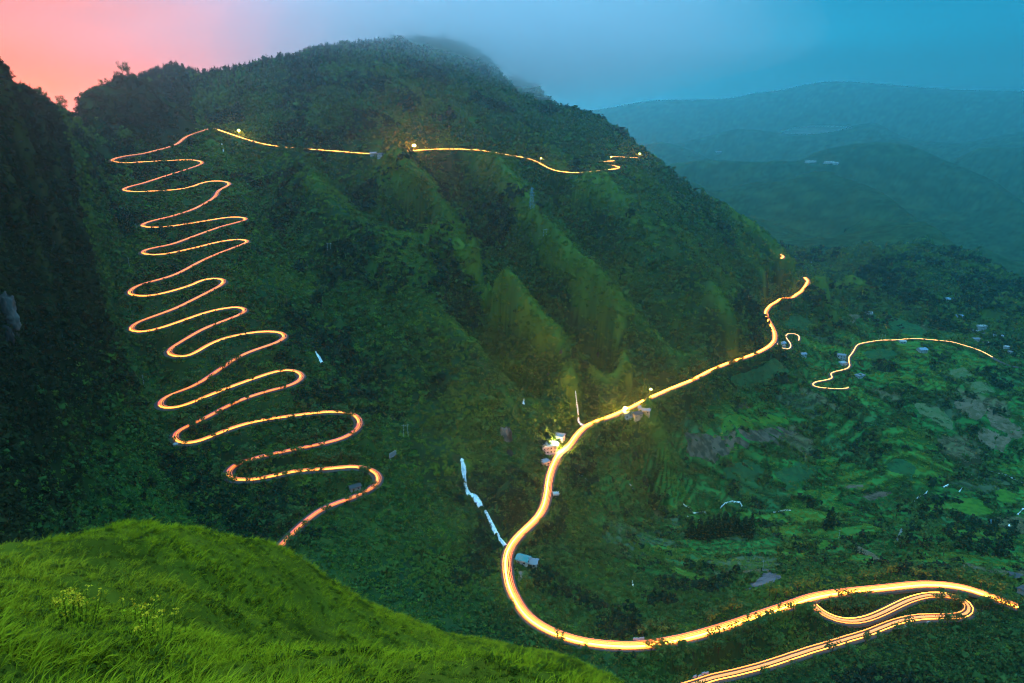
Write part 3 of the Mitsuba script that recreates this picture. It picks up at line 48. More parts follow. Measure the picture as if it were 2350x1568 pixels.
ROAD_CONTOUR="""-369.1,881,-12.9 -365.3,880.5,-14.2 -360.2,879.8,-15.9 -354.4,879,-17.8 -348.4,878.4,-19.8 -342.3,878,-21.8 -336.2,877.9,-23.9 -330.1,878,-25.9 -324,878.4,-27.9 -317.9,878.9,-29.7 -311.8,879.4,-31.2 -305.7,880,-32.5 -299.7,880.6,-33.6 -293.6,881.2,-34.6 -287.5,881.9,-35.4 -281.4,882.7,-36 -275.4,883.5,-36.6 -269.3,884.3,-37.1 -263.3,885.2,-37.5 -257.2,886,-38 -251.1,886.8,-38.5 -245.1,887.5,-39 -239,888.2,-39.5 -232.9,888.8,-40 -226.8,889.4,-40.4 -220.7,890,-40.9 -214.6,890.5,-41.5 -208.5,891,-42 -202.4,891.3,-42.5 -196.3,891.6,-43 -190.2,891.8,-43.5 -184.1,892,-43.9 -178,892.1,-44.1 -171.9,892.2,-44.1 -165.8,892.2,-44 -159.7,892.4,-43.6 -153.6,892.7,-43.2 -147.5,893.2,-42.6 -141.5,894.1,-41.9 -135.6,895.3,-41.3 -129.8,897.1,-40.7 -124.3,899.5,-40.4 -119,902.3,-40.1 -113.7,905.4,-39.9 -108.5,908.5,-39.7 -103.2,911.7,-39.6 -98,914.8,-39.5 -92.7,917.8,-39.5 -87.3,920.8,-39.6 -82,923.8,-39.7 -76.6,926.8,-39.8 -71.3,929.7,-40 -65.9,932.6,-40.2 -60.5,935.5,-40.5 -55,938.2,-40.9 -49.5,940.9,-41.4 -44,943.5,-42 -38.4,945.9,-42.8 -32.7,948.1,-43.8 -27,950.2,-44.8 -21.2,952.1,-45.8 -15.3,953.5,-46.9 -9.4,954.3,-47.9 -3.3,954.7,-48.9 2.8,954.9,-49.9 8.9,954.9,-50.9 15,954.7,-51.9 21,954.4,-53.1 27,953.6,-54.6 32.8,952.3,-56.8 38.4,950.6,-59.7 44.1,949.1,-63 50,948.1,-66 55.9,947.8,-68.3 62,947.8,-69.7 68.1,948,-70.6 74.2,948.3,-71.1 80.3,948.9,-71.5 86.3,949.7,-71.6 92.2,951,-71.6 98.1,952.6,-71.4 103.9,954.4,-71.1 109.7,956.3,-70.8 115.5,958.3,-70.5 121.2,960.5,-70 126.9,962.6,-69.6 132.6,964.8,-69.1 138.2,967,-68.6 143.3,969.5,-68.1 147.5,972.4,-67.6 150,976.3,-67.3 150.7,981.2,-67 150.2,986.7,-66.7 149,992.5,-66.5 147.3,998.3,-66.2 145.2,1004,-66 142.8,1009.5,-65.7 140.4,1014.8,-65.4 138.1,1019.5,-65.2 136.5,1023,-65"""
HOUSES="""331.7,785.1 358.1,790.1 425,822.3 420.2,806.5 424.9,775.5 462.3,886.1 539.2,891.2 549.7,861.4 548.5,1006.6 681.5,996.3 699.8,968.3 696.8,957.4 688.6,963.4 656.8,914.9 663.6,903.8 678.1,882.6 675.3,870.4 703.1,935.5 694.9,1050.8 6.7,348.6 12.3,348.5 31.1,423.1 30.3,488.6 38.9,507.9 25.9,469.7 119.5,567.5 112.9,561.9 100.8,562.5 121.3,563.7 307,349.1 290.1,321.6 -162.4,875.9 -174,887.2 -105.5,405.1"""
FARSHEDS="""1285.3,3018.6 1351.4,2989.6 1372.8,2974.5 702.1,2998.2 1605,5473.4"""
PYLONS="""23.3,810.3 294.5,443.6 405.6,499 -3160.6,12093.8"""
HPOLES="""37.3,767.8 -179.8,663.3 630.5,1412.1 629.6,1298.3 -78.2,454.1"""
POLES="""505.3,889.9 509.6,890.9 515.4,892.8 254.7,455.1 162.5,372 -350.6,635.4 -333.7,583.5 -268.8,461.4 111.6,570.9"""
BOARD="""-84.7,433.3"""
TANK="""-224.3,408.8"""
LAMPS="""-127.6,897.7 -340.4,880 199.6,1098.4 34,492 99.9,562.7 38.6,954 146.4,1025 132.8,607.3"""
FALLS=["-36,437 -34,427 -33,422 -30,416 -26,415 -24,411 -21,404",
"-18,401 -15,394 -12,386 -10,381",
"-9,381 -8,375 -4,364",
"55,547 57,545 58,542 60,541 63,539",
"-166,541 -159,523 -152,511",
"10,522 9,512",
"-351,855 -342,833 -334,816"]
STREAMS=["152,532 158,532 162,530 169,534 175,533",
"189,538 195,544 203,549 211,550 211,544",
"237,537 244,537 251,533",
"377,559 386,568 397,574 401,578",
"418,582 427,588",
"457,603 461,606 466,611",
"429,574 437,582",
"484,615 497,610 506,594",
"433,512 419,493",
"454,531 469,544",
"53,482 58,484 61,483",
"102,522 104,521 105,518",
"75,355 74,347",
"154,520 158,519 162,515 168,514"]
FIELDS=["214,613 226,618 248,629 265,640 283,650 293,644 277,631 265,619 245,609 227,601 218,600 215,605",
"168,597 187,605 210,611 219,602 207,591 193,584 172,582 167,588",
"209,624 227,638 243,645 248,634 229,619 210,613",
"226,649 246,665 255,667 249,659 231,647",
"533,744 553,739 546,717 531,704 515,714 516,731",
"553,727 560,710 568,687 557,670 544,684 538,702",
"464,728 493,731 498,699 484,681 473,698 464,714",
"526,696 539,681 549,675 526,655 507,662 513,678",
"556,780 587,786 581,759 561,752 553,761",
"466,578 483,586 483,573 468,549 457,547 456,560",
"409,553 429,565 442,560 432,529 412,528 404,541",
"232,444 239,453 248,457 243,437 231,433",
"259,451 263,442 265,420 258,398 253,396 252,416 253,432",
"468,922 505,975 533,994 499,948 471,912",
"317,577 326,584 343,585 342,579 325,576",
"332,566 353,575 372,577 354,565 335,556",
"202,579 230,592 247,582 233,574 205,571",
"253,583 286,606 308,605 290,585 261,566",
"374,619 398,625 411,614 394,594 382,605",
"248,643 273,663 297,666 292,656 266,644 250,636",
"225,680 275,719 303,740 323,732 287,709 240,677",
"367,902 395,921 420,907 406,891 373,885",
"462,847 494,865 520,862 499,837 466,824",
"545,806 584,822 581,801 555,791",
"557,981 585,996 606,965 606,933 571,925 552,940"]
BARE=["139,338 150,353 169,379 168,357 157,343 147,338",
"2,346 9,341 10,336 6,331 5,324 3,331",
"29,283 36,281 40,278 36,275 30,277",
"-6,489 -2,491 -1,478 -3,466 -8,466"]
BLOCKS="""92.1,270.1 94.7,271.4 96.9,272.4 99.1,273.5 210.3,304.3 214.1,305 226.7,306.9 63.2,283.5 65.4,283.4 67.1,283.4"""
CYPRESS="""139,458.9 146.8,456.5 151.9,457.8 157.3,459.7 162.7,461.7 168.2,463.6 174.4,467.5 179.9,469.4 185.3,467.3 188.8,465.1 255.7,476 261.9,483.6"""
GROVE="""339.6,521.8 338.7,478.2 321.3,417.7 391.3,481.8 290,433.5 356.6,500.2 341,440.8 408.4,500.4 303.7,450.8 372.6,519.5 359.8,462.5 351.5,419.8 322.7,475.7 319.5,433.8 377.4,482.5 371.8,441.8 341.4,499.9 325.7,438.1 394.6,501.8 389.7,460.9 358,520.6 345.8,462.4 337.8,418.7 407.8,480.1 305.4,432.3 363.4,483 357.9,441.2 426.1,499.4 323,454.2 380.1,502.3 376.4,461.6 342.7,520.8 342,478 324.2,417.4 394,480.8 292.6,432.7 359.5,499.3 344.1,440.6 411.8,500.1 307.3,451.3 376.2,519.2 363,462.3 354.4,419.5 326.5,476.2 310.6,416.1 380.1,481.5 374.7,441.5 344.9,499.7 328.7,437.9 397.4,500.7 392.8,460.6 361,519.6 349,462.2 340.7,418.4 411,479.8 308.4,432.1 366.1,482.1 360.9,440.9"""
WOODS6="""598.6,1056.4 598,1040.4 616.8,1058.4 616.3,1037.9 638.8,1062.3 625.7,1028.1 642.1,1045.4 634.8,1018.3 650.5,1029.6 642.2,1005.3 643.1,990.2 641.4,970.6 660.2,987.3 649.5,961.1 660.2,1029.8 658.2,1052.5 696.8,1027.4 720.3,1047.2 702.8,1005.6 726.1,1018.2 754.8,1046 744.1,1007.4 736.8,980.9 758.6,998.8 748.3,967.6 727.8,1071.9 745.2,1069.3 767.7,1074.7 783.4,1060.9 799.8,1055.9 430.1,894 437.5,897 441.4,890.1 558.8,1066 561.9,1056.3 563.5,1043.5 538.2,976.1 540.4,971.2 550.9,980.4 644.7,1206.9 631.6,1151 645.3,1147.9 654.6,1135.9"""
SKYTREES="-464.1,868.8 -389.6,599.5 -395.7,613.5 -430.7,691.9 -425.2,677.6 -380.8,581.4 -478.8,814.7 -477.7,821.2 -473.6,825.9 -470.3,831.2 -468.3,840.3 -479.2,802.9 -319.8,465.8 -326.9,479.1 -460.6,872.9 -468.3,864.3"
CLIFFS="""-245.3,316.7 -240.5,307.8 -4.7,476.7 -1.7,462.8 88.6,656.4 43.5,570.7 32.8,570.6"""
HILL="""-35.2,32.6,-24.7 -37.4,39,-28.4 -39.7,45,-32 -40.5,49.5,-34.6 -40.4,52.2,-36.3 -39.9,55,-37.6 -39.8,60,-39.9 -38.3,64.5,-41.8 -37.3,67.4,-43.9 -36.6,71.2,-46.8 -34.5,75.5,-51.3 -32,79.8,-56.2 -29.4,81.9,-60.5 -26.6,83.9,-65 -22.9,86,-69.6 -18.6,87,-73.8 -13.8,87.9,-77.2 -8.6,87.6,-79.2 -1.7,88,-81.5 5.2,86.8,-82 10.4,83.4,-81.2 15.6,78.5,-79.6 18.4,73.7,-78 -42.6,39.4,-33.2 -55.8,51.6,-56.2 -79.2,73.4,-109.2 -108.6,100.5,-174.2 -44.3,46.2,-36.8 -56.8,59.2,-59.8 -78.9,82.3,-112.8 -106.6,111.1,-177.8 -46.3,52.5,-40.5 -58.2,66,-63.5 -79.3,90.1,-116.5 -105.7,120.1,-181.5 -46.9,57.3,-43.1 -58.3,71.2,-66.1 -78.5,96,-119.1 -103.9,126.9,-184.1 -46.5,60.1,-44.8 -57.5,74.4,-67.8 -77,99.7,-120.8 -101.5,131.4,-185.8 -45.8,63.1,-46 -56.4,77.7,-69 -75.2,103.6,-122 -98.7,136,-187 -45.3,68.3,-48.3 -55.3,83.3,-71.3 -72.9,110,-124.3 -95,143.4,-189.3 -43.4,73.1,-50.2 -52.6,88.6,-73.2 -68.9,116.1,-126.2 -89.3,150.5,-191.2 -42.1,76.1,-52.4 -50.9,91.9,-75.4 -66.4,119.9,-128.4 -85.7,154.8,-193.4 -41.1,80,-55.2 -49.4,96.1,-78.2 -64,124.5,-131.2 -82.3,160.1,-196.2 -38.7,84.6,-59.7 -46.2,100.9,-82.7 -59.5,130,-135.7 -76.1,166.4,-200.7 -35.7,89.1,-64.7 -42.4,105.8,-87.7 -54.3,135.5,-140.7 -69.2,172.7,-205.7 -32.8,91.3,-69 -38.9,108.2,-92 -49.7,138.3,-145 -63.2,176,-210 -29.6,93.4,-73.5 -35,110.6,-96.5 -44.7,141.1,-149.5 -56.8,179.2,-214.5 -25.4,95.7,-78 -30,113.1,-101 -38.3,144,-154 -48.5,182.7,-219 -20.7,96.8,-81.5 -24.4,114.4,-104.5 -31.1,145.7,-157.5 -39.5,184.8,-222.5 -15.3,97.8,-84.9 -18.1,115.6,-107.9 -23,147.2,-160.9 -29.2,186.7,-225.9 -9.6,97.5,-87 -11.4,115.4,-110 -14.5,147.3,-163 -18.4,187.1,-228 -1.9,98,-89.2 -2.3,116,-112.2 -2.9,148,-165.2 -3.7,188,-230.2 5.8,96.8,-89.7 6.9,114.8,-112.7 8.8,146.7,-165.7 11.1,186.7,-230.7 11.6,93.3,-89 13.8,111.1,-112 17.8,142.9,-165 22.7,182.6,-230 17.5,88.3,-87.3 21,105.9,-110.3 27.2,137.3,-163.3 35,176.6,-228.3 20.8,83.4,-85.8 25.2,100.9,-108.8 32.9,132,-161.8 42.6,170.8,-226.8 -9.7,8.7,-9.2 -11,11.6,-12.1 -13.3,18.8,-19.3 -14.7,38.3,-38.7 -8,56.4,-57.6 1.4,67,-68.1 -18.7,18.1,-16 -21.6,23.6,-20.2 -23.6,34.7,-29.5 -24.5,38.9,-32.3 -24.5,54.8,-46.2 -18.8,63.3,-58.1 -30.4,45.8,-34.5 -31.6,38.8,-29.3 -29.3,59.1,-44.4 -22.3,39.1,-35 -22.9,61.9,-53.3 -11.7,65,-62.9 -20.4,44.6,-42 -32.8,55,-39.1 -16.4,20.2,-18.9 -1.5,76,-74.1 -2.2,1.3,-2.8 -5.2,3,-6.6 -8.7,5,-10.3 -1.9,1.6,-2.8 -4.6,3.9,-6.6 -7.7,6.4,-10.3 -1.6,1.9,-2.8 -3.9,4.6,-6.6 -6.4,7.7,-10.3 -1.2,2.2,-2.8 -3,5.2,-6.6 -5,8.7,-10.3 -0.9,2.3,-2.8 -2.1,5.6,-6.6 -3.4,9.4,-10.3 -0.4,2.5,-4.2 -1,5.9,-9.5 -1.7,9.8,-15 0,2.5,-4.2 0,6,-9.5 0,10,-15 0.4,2.5,-4.2 1,5.9,-9.5 1.7,9.8,-15 0.9,2.3,-4.2 2.1,5.6,-9.5 3.4,9.4,-15 1.2,2.2,-4.2 3,5.2,-9.5 5,8.7,-15 1.6,1.9,-4.2 3.9,4.6,-9.5 6.4,7.7,-15 5.2,19.3,-24 8.5,18.1,-28 11.5,16.4,-30 17.1,47,-62 28.7,41,-75 3.5,19.7,-20 2.6,29.9,-30 45,77.9,-150 25.9,96.6,-140"""
FLOWERS="-21.1,26.7 -20.8,26.9 -17.8,22.9 -18.6,27.3 -16.0,24.2 -14.6,22.7"

def rows(text): return np.array([[float(v) for v in p.split(',')] for p in text.split()])

# ------------------------------------------------------------------ helpers
def merge(parts):
    vs, fs, n = [], [], 0
    for v, f in parts:
        vs.append(np.asarray(v, float)); fs.append(np.asarray(f, int) + n); n += len(v)
    return np.vstack(vs), np.vstack(fs)

def tm(m): return np.asarray(m.vertices), np.asarray(m.faces)
def box(sx, sy, sz, at=(0, 0, 0)):
    m = trimesh.creation.box([sx, sy, sz]); return np.asarray(m.vertices) + np.asarray(at, float), np.asarray(m.faces)

def bar(a, b, r, sides=4, r2=None):
    """A straight tapered bar between two points."""
    a, b = np.asarray(a, float), np.asarray(b, float); r2 = r if r2 is None else r2
    t = (b - a) / np.linalg.norm(b - a); u = np.cross(t, [0, 0, 1.0] if abs(t[2]) < .9 else [1.0, 0, 0]); u /= np.linalg.norm(u); w = np.cross(t, u)
    an = np.arange(sides) * 2 * np.pi / sides + .4
    ring = np.cos(an)[:, None] * u + np.sin(an)[:, None] * w
    v = np.vstack([a + ring * r, b + ring * r2]); i = np.arange(sides); j = (i + 1) % sides
    f = np.vstack([np.stack([i, j, j + sides], 1), np.stack([i, j + sides, i + sides], 1)])
    f = np.vstack([f, [[0, k + 1, k] for k in range(1, sides - 1)], [[sides, sides + k, sides + k + 1] for k in range(1, sides - 1)]])
    return v, f

def numbered(name):
    if not any(k == name or k.startswith(name + '__') for k in scene): return name
    n = 1
    while f'{name}_{n:03d}' in taken: n += 1
    taken.add(f'{name}_{n:03d}'); return f'{name}_{n:03d}'
taken = set()
def add(key, mesh, bsdf, smooth=False, **more):
    scene[key] = mikit.ply(mesh, bsdf, smooth=smooth, **more); return key
def tag(key, label=None, category=None, group=None, kind=None):
    labels[key] = {k: v for k, v in dict(label=label, category=category, group=group, kind=kind).items() if v}

def smooth01(a, b, x):
    t = np.clip((x - a) / (b - a), 0, 1); return t * t * (3 - 2 * t)
def fb(x, y, lam, oct=3, seed=0): return meshkit.fbm(np.stack([x / lam, y / lam, np.full_like(x, .37 + seed)], -1), oct, seed=seed)

# ------------------------------------------------------------------ materials
def flat(name, rgb): scene[name] = {'type': 'twosided', 'bsdf': {'type': 'diffuse', 'reflectance': {'type': 'rgb', 'value': list(rgb)}}}
def leafy(name, a, b, c, size=3.0):
    """Foliage: three tones mixed by noise in world space, so that no two clumps of a kind look alike."""
    def fn(p, n, uv, a=a, b=b, c=c, s=size):
        k = mikit.noise(p.x / s, p.y / s, p.z / s); m = mikit.noise(p.x / 37.0, p.y / 37.0, p.z / 37.0)
        return mikit.mix(mikit.mix(a, b, k), c, mikit.smoothstep(.45, .95, m) * .8) 
    scene[name] = {'type': 'twosided', 'bsdf': {'type': 'diffuse', 'reflectance': mikit.proc(fn)}}
scene['painted_ground'] = {'type': 'twosided', 'bsdf': {'type': 'diffuse', 'reflectance': {'type': 'mesh_attribute', 'name': 'vertex_color'}}}
leafy('leaf_forest', (.009, .03, .011), (.055, .13, .032), (.075, .14, .024))
leafy('leaf_bright', (.016, .048, .010), (.115, .21, .026), (.11, .16, .02))
leafy('leaf_dark', (.006, .02, .013), (.011, .035, .02), (.012, .04, .018))
leafy('leaf_tree', (.025, .075, .026), (.085, .19, .055), (.085, .17, .03), 1.2)
leafy('leaf_olive', (.010, .015, .007), (.026, .036, .013), (.036, .042, .014))
leafy('leaf_straw', (.07, .075, .035), (.15, .13, .07), (.13, .11, .07))
leafy('leaf_meadow', (.22, .22, .008), (.46, .43, .012), (.56, .43, .02), .9)
leafy('leaf_meadow_dark', (.025, .035, .004), (.075, .10, .008), (.13, .12, .012), .9)  # meadow grass again, darkened for shade in the folds; weeds use it too
flat('bark', (.05, .04, .03)); flat('asphalt', (.075, .07, .066)); flat('concrete', (.35, .34, .32)); flat('white_wall', (.40, .43, .45)); flat('grey_roof', (.24, .28, .32))
flat('blue_roof', (.22, .34, .44)); flat('teal_roof', (.05, .26, .28)); flat('dark_roof', (.08, .085, .09)); flat('window_dark', (.02, .03, .04)); flat('door_brown', (.09, .05, .03))
flat('steel_blue', (.16, .34, .46)); flat('steel_grey', (.35, .42, .44)); flat('petal_yellow', (.75, .45, .02)); flat('stem_green', (.05, .09, .01)); flat('board_grey', (.22, .23, .25))
def rock_fn(p, n, uv):
    k = mikit.fbm(p.x / 6, p.y / 6, p.z / 14, 4); return mikit.mix((.03, .03, .03), (.22, .21, .20), mikit.smoothstep(.35, .75, k))
scene['rock'] = {'type': 'twosided', 'bsdf': {'type': 'diffuse', 'reflectance': mikit.proc(rock_fn)}}
def water_fn(p, n, uv):
    k = mikit.fbm(p.x / .8, p.y / .8, p.z / 4, 3); return mikit.mix((.45, .55, .62), (.9, .93, .95), mikit.smoothstep(.3, .6, k))
scene['white_water'] = {'type': 'twosided', 'bsdf': {'type': 'diffuse', 'reflectance': mikit.proc(water_fn)}}

# ------------------------------------------------------------------ the haze: one box of air round everything
SIG = 2.2e-4
scene['haze_air'] = {'type': 'homogeneous', 'albedo': {'type': 'rgb', 'value': [.52, .95, .99]}, 'sigma_t': SIG, 'phase': {'type': 'hg', 'g': 0.86}}
scene['haze'] = {'type': 'cube', 'to_world': T().translate([4200, 6400, 0]).scale([6200, 6900, 560]), 'bsdf': {'type': 'null'}, 'interior': {'type': 'ref', 'id': 'haze_air'}}
tag('haze', 'pale blue haze filling the air of the valley', 'haze', kind='stuff')

# low cloud: lumpy bodies of denser air inside the haze
def cloud(key, at, size, sigma, label, seed):
    m = trimesh.creation.icosphere(4, 1.0); v = np.asarray(m.vertices); v = v * (.8 + .4 * meshkit.fbm(v * 1.5 + seed, 3, seed=seed))[:, None]; outer = 'haze_air'
    for part, s, k in (('veil', 1.0, .12), ('outer_mist', .84, .3), ('mist', .67, .55), ('inner_mist', .5, .8), ('core', .32, 1.0)):
        air = f'{key}_{part}_air'; scene[air] = {'type': 'homogeneous', 'albedo': {'type': 'rgb', 'value': [.93, .97, .985]}, 'sigma_t': sigma * k, 'phase': {'type': 'hg', 'g': 0.7}}
        scene[f'{key}__{part}'] = mikit.ply((v * np.array(size) * s + np.array(at), np.asarray(m.faces)), {'type': 'null'}, smooth=True, interior={'type': 'ref', 'id': air}, exterior={'type': 'ref', 'id': outer}); outer = air
    tag(key, label, 'cloud', kind='stuff')
cloud('summit_cloud', (20, 1300, 142), (540, 250, 122), .014, 'soft grey cloud wrapping the summit of the big mountain', 3)
cloud('valley_cloud', (2950, 6600, -150), (520, 330, 90), .0016, 'small pale cloud lying in the hazy far valley', 8)

# ------------------------------------------------------------------ roads: centre lines (x, y, z) and widths
WIDTH = dict(hairpin=7.4, contour=7.0, contour2=7.0, contour3=7.0, main=7.2, lane=4.2, top=7.0, east=5.0, loop=6.5)
ROADS = {n: rows(t) for n, t in dict(hairpin=ROAD_HAIRPIN, contour=ROAD_CONTOUR, contour2=ROAD_CONTOUR2, contour3=ROAD_CONTOUR3, main=ROAD_MAIN, lane=ROAD_LANE, top=ROAD_TOP, east=ROAD_EAST, loop=ROAD_LOOP).items()}
for w in ROADS.values(): w[:, 2] = gaussian_filter1d(w[:, 2], 1.0, mode='nearest')
ALLR = np.vstack(list(ROADS.values())); RK = cKDTree(ALLR[:, :2]); RWID = np.concatenate([np.full(len(ROADS[n]), WIDTH[n]) for n in ROADS])

# ------------------------------------------------------------------ the land: one height field, z(x, y)
P0 = rows(PTS); D0 = np.hypot(P0[:, 0], P0[:, 1])
NA, NR = 860, 650
AZ, LR = np.radians(np.linspace(-52, 52, NA)), np.linspace(math.log(120), math.log(13000), NR)
A, L = np.meshgrid(AZ, LR, indexing='ij'); DD = np.exp(L); X, Y = DD * np.sin(A), DD * np.cos(A)
field = RBFInterpolator(np.stack([np.arctan2(P0[:, 0], P0[:, 1]), np.log(D0)], 1), P0[:, 2] / D0, kernel='linear', smoothing=1e-4)
ZB = gaussian_filter(np.concatenate([field(c) for c in np.array_split(np.stack([A.ravel(), L.ravel()], 1), 24)]).reshape(A.shape), .75) * DD
near_road, which = RK.query(np.stack([X.ravel(), Y.ravel()], 1), distance_upper_bound=60)
near_road = np.minimum(near_road, 60).reshape(X.shape); which = np.minimum(which, len(ALLR) - 1).reshape(X.shape)
_soft = gaussian_filter(ZB / DD, 5) * DD
ZB = ZB + 1.7 * (ZB - _soft) * smooth01(400, 480, DD) * smooth01(1350, 1150, DD) * smooth01(8, 58, near_road) * (.15 + .85 * smooth01(-.60, -.46, A))      # erosion: sharper spurs, deeper gullies
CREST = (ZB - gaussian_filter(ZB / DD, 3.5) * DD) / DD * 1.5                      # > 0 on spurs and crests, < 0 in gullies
calm = smooth01(8, 45, near_road)
fieldland = smooth01(2, 9, np.degrees(A)) * smooth01(1300, 1000, DD) * smooth01(-272, -290, ZB)   # the farmed valley floor
ZT = ZB.copy()
for lam, amp, seed in ((420, .030, 1), (170, .035, 2), (70, .06, 3), (30, .085, 4), (13, .10, 5), (6, .08, 6)):
    w = smooth01(.9, 2.2, lam / (DD * .0105)) * (np.where(lam > 100, smooth01(900, 2200, DD), 1.0) if lam > 100 else 1.0)
    n = fb(X, Y, lam, 2, seed) - .5
    ridged = (0.5 - np.abs(n)) * 1.4 - .45
    ZT += w * amp * lam * (n + .6 * ridged) * np.where(lam > 20, calm, .3 + .7 * calm) * (1 - .55 * fieldland)
cdiag = A + .4 * L
rib = .5 - np.abs(meshkit.fbm(np.stack([cdiag * 34, L * 2.2, 0 * L + .3], -1), 2, seed=61) - .5)
ZT += (rib - .36) * 34 * smooth01(470, 560, DD) * smooth01(1350, 1150, DD) * smooth01(-.40, -.30, A) * smooth01(.42, .34, A) * calm * (1 - fieldland)
STEEP = np.hypot(np.gradient(ZB, axis=1) / np.gradient(DD, axis=1), np.gradient(ZB, axis=0) / (DD * (AZ[1] - AZ[0])))
ZT = ZB + (ZT - ZB) * np.clip(1.15 - .65 * STEEP, .25, 1.0)
step = 3.8 + 2.5 * fb(X, Y, 160, 2, 21)                                    # terraced fields in the valley
tz = ZT + 7 * fb(X, Y, 60, 3, 23); fr = (tz / step) % 1.0
ZT += fieldland * smooth01(.25, .4, fb(X, Y, 110, 2, 24)) * calm * step * (smooth01(.62, .98, fr) - fr) * .8 * smooth01(3.0, 1.2, DD * .0105 / step)
rz = ALLR[which, 2]; half = RWID[which] / 2
k = smooth01(half + 13, half + 2.0, near_road)
ZT = ZT * (1 - k) + (rz - .45) * k
HF = RegularGridInterpolator((AZ, LR), ZT, bounds_error=False, fill_value=None)
CF = RegularGridInterpolator((AZ, LR), CREST, bounds_error=False, fill_value=None)
def lp(x, y): return np.stack([np.arctan2(x, y), .5 * np.log(np.maximum(x * x + y * y, 1))], -1)
def ground(x, y): return HF(lp(np.asarray(x, float), np.asarray(y, float)))

deg = np.degrees(A)
gully_az = np.interp(DD, [300, 370, 412, 462, 525, 590, 668, 790, 850, 905, 1000], np.degrees([-.445, -.47, -.5, -.53, -.545, -.56, -.565, -.565, -.565, -.567, -.57]))
# land colours: grass on spurs, scrub in gullies, crops on the valley floor
n1, n2, n3 = fb(X, Y, 55, 4, 31), fb(X, Y, 16, 3, 32), fb(X, Y, 240, 3, 33)
mixc = lambda a, b, t: np.asarray(a) * (1 - t[..., None]) + np.asarray(b) * t[..., None]
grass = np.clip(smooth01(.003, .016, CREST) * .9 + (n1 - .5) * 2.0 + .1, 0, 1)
COL = mixc((.008, .030, .012), (.075, .135, .02), grass)  # scrub ground painted darker as shade, crest grass lighter to heighten relief
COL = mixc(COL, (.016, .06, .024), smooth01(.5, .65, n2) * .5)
# the farmed floor is a mosaic of small fields
fr_ = np.random.default_rng(77); seeds = np.stack([fr_.uniform(-50, 950, 620), fr_.uniform(280, 1300, 620) ], 1); FKD = cKDTree(seeds * [1, 1.5]); CROP = fr_.choice(6, 620, p=[.30, .26, .12, .12, .10, .10])
def parcel(x, y):
    wx, wy = x + 26 * (fb(x, y, 60, 3, 81) - .5) * 2, y + 26 * (fb(x, y, 60, 3, 82) - .5) * 2
    d2, i2_ = FKD.query(np.stack([np.ravel(wx), np.ravel(wy) * 1.5], 1), k=2); return (d2[:, 1] - d2[:, 0]).reshape(np.shape(x)), CROP[i2_[:, 0]].reshape(np.shape(x))
hedge, crop = parcel(X, Y)
CROPCOL = np.array([(.026, .15, .034), (.036, .175, .036), (.055, .19, .034), (.034, .14, .046), (.11, .13, .06), (.055, .10, .05)])
fc = CROPCOL[crop] * (.7 + .6 * n1[..., None]); fc = fc * (1 - .7 * smooth01(5, 1, hedge)[..., None])
COL = COL * (1 - fieldland[..., None]) + fc * fieldland[..., None]
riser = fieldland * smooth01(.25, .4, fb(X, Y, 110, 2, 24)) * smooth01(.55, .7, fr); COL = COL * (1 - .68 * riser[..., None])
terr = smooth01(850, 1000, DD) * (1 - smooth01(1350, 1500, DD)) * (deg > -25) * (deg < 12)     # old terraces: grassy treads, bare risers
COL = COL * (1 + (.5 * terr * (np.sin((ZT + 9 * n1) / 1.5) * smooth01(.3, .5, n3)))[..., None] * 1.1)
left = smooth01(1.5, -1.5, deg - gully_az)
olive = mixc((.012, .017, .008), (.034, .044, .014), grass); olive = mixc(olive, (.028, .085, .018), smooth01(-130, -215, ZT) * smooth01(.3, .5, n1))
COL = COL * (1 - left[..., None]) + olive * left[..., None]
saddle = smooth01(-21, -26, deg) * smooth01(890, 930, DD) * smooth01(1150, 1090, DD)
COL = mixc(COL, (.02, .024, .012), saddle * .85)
COL = mixc(COL, (.016, .058, .028), smooth01(1350, 1600, DD) * .6)
COL = np.clip(COL * (.40 + .6 * n2 + .6 * fb(X, Y, 5.0, 2, 36))[..., None], .004, .5)

idx = np.arange(NA * NR).reshape(NA, NR)
quad = np.stack([idx[:-1, :-1], idx[1:, :-1], idx[1:, 1:], idx[:-1, 1:]], -1)
cm = lambda a: (a[:-1, :-1] + a[1:, :-1] + a[1:, 1:] + a[:-1, 1:]) / 4
cD, cA, cz = cm(DD), cm(deg), cm(ZB)
keep = ~((cA < -8) & (cD > 2300)) & (cD * np.cos(np.radians(cA)) < 12600)
main_az = np.interp(cD, [300, 371, 430, 527, 615, 700, 760, 900, 1060], [40, .5, 3, 5.5, 11.5, 18, 21.5, 25, 24.5])
region = np.full(cD.shape, 1)                                             # 1: mountain
region[(cA > main_az) & (cD > 345) & (cD < 1300)] = 2
region[(cD <= 345) & (cA > -8)] = 2
region[(cA < cm(gully_az)) & (cD < 960)] = 0
for lim, r in ((1380, 3), (2150, 4), (2850, 5), (3900, 7), (4750, 6), (5450, 8), (7400, 9)):
    region[(cD > lim) & ((cA > 6) | (cD > 1800))] = r
NAMES = ['hillside', 'mountain', 'valley', 'distant_hill', 'distant_hill_001', 'distant_hill_002', 'distant_hill_003', 'distant_hill_004', 'distant_hill_005', 'distant_hill_006']
VT = np.stack([X, Y, ZT], -1).reshape(-1, 3); CT = COL.reshape(-1, 3)
for r, name in enumerate(NAMES):
    q = quad[(region == r) & keep]
    f = np.vstack([q[:, [0, 2, 1]], q[:, [0, 3, 2]]]); u, inv = np.unique(f, return_inverse=True)
    add(name, (VT[u], inv.reshape(-1, 3)), 'painted_ground', smooth=True, color=CT[u])
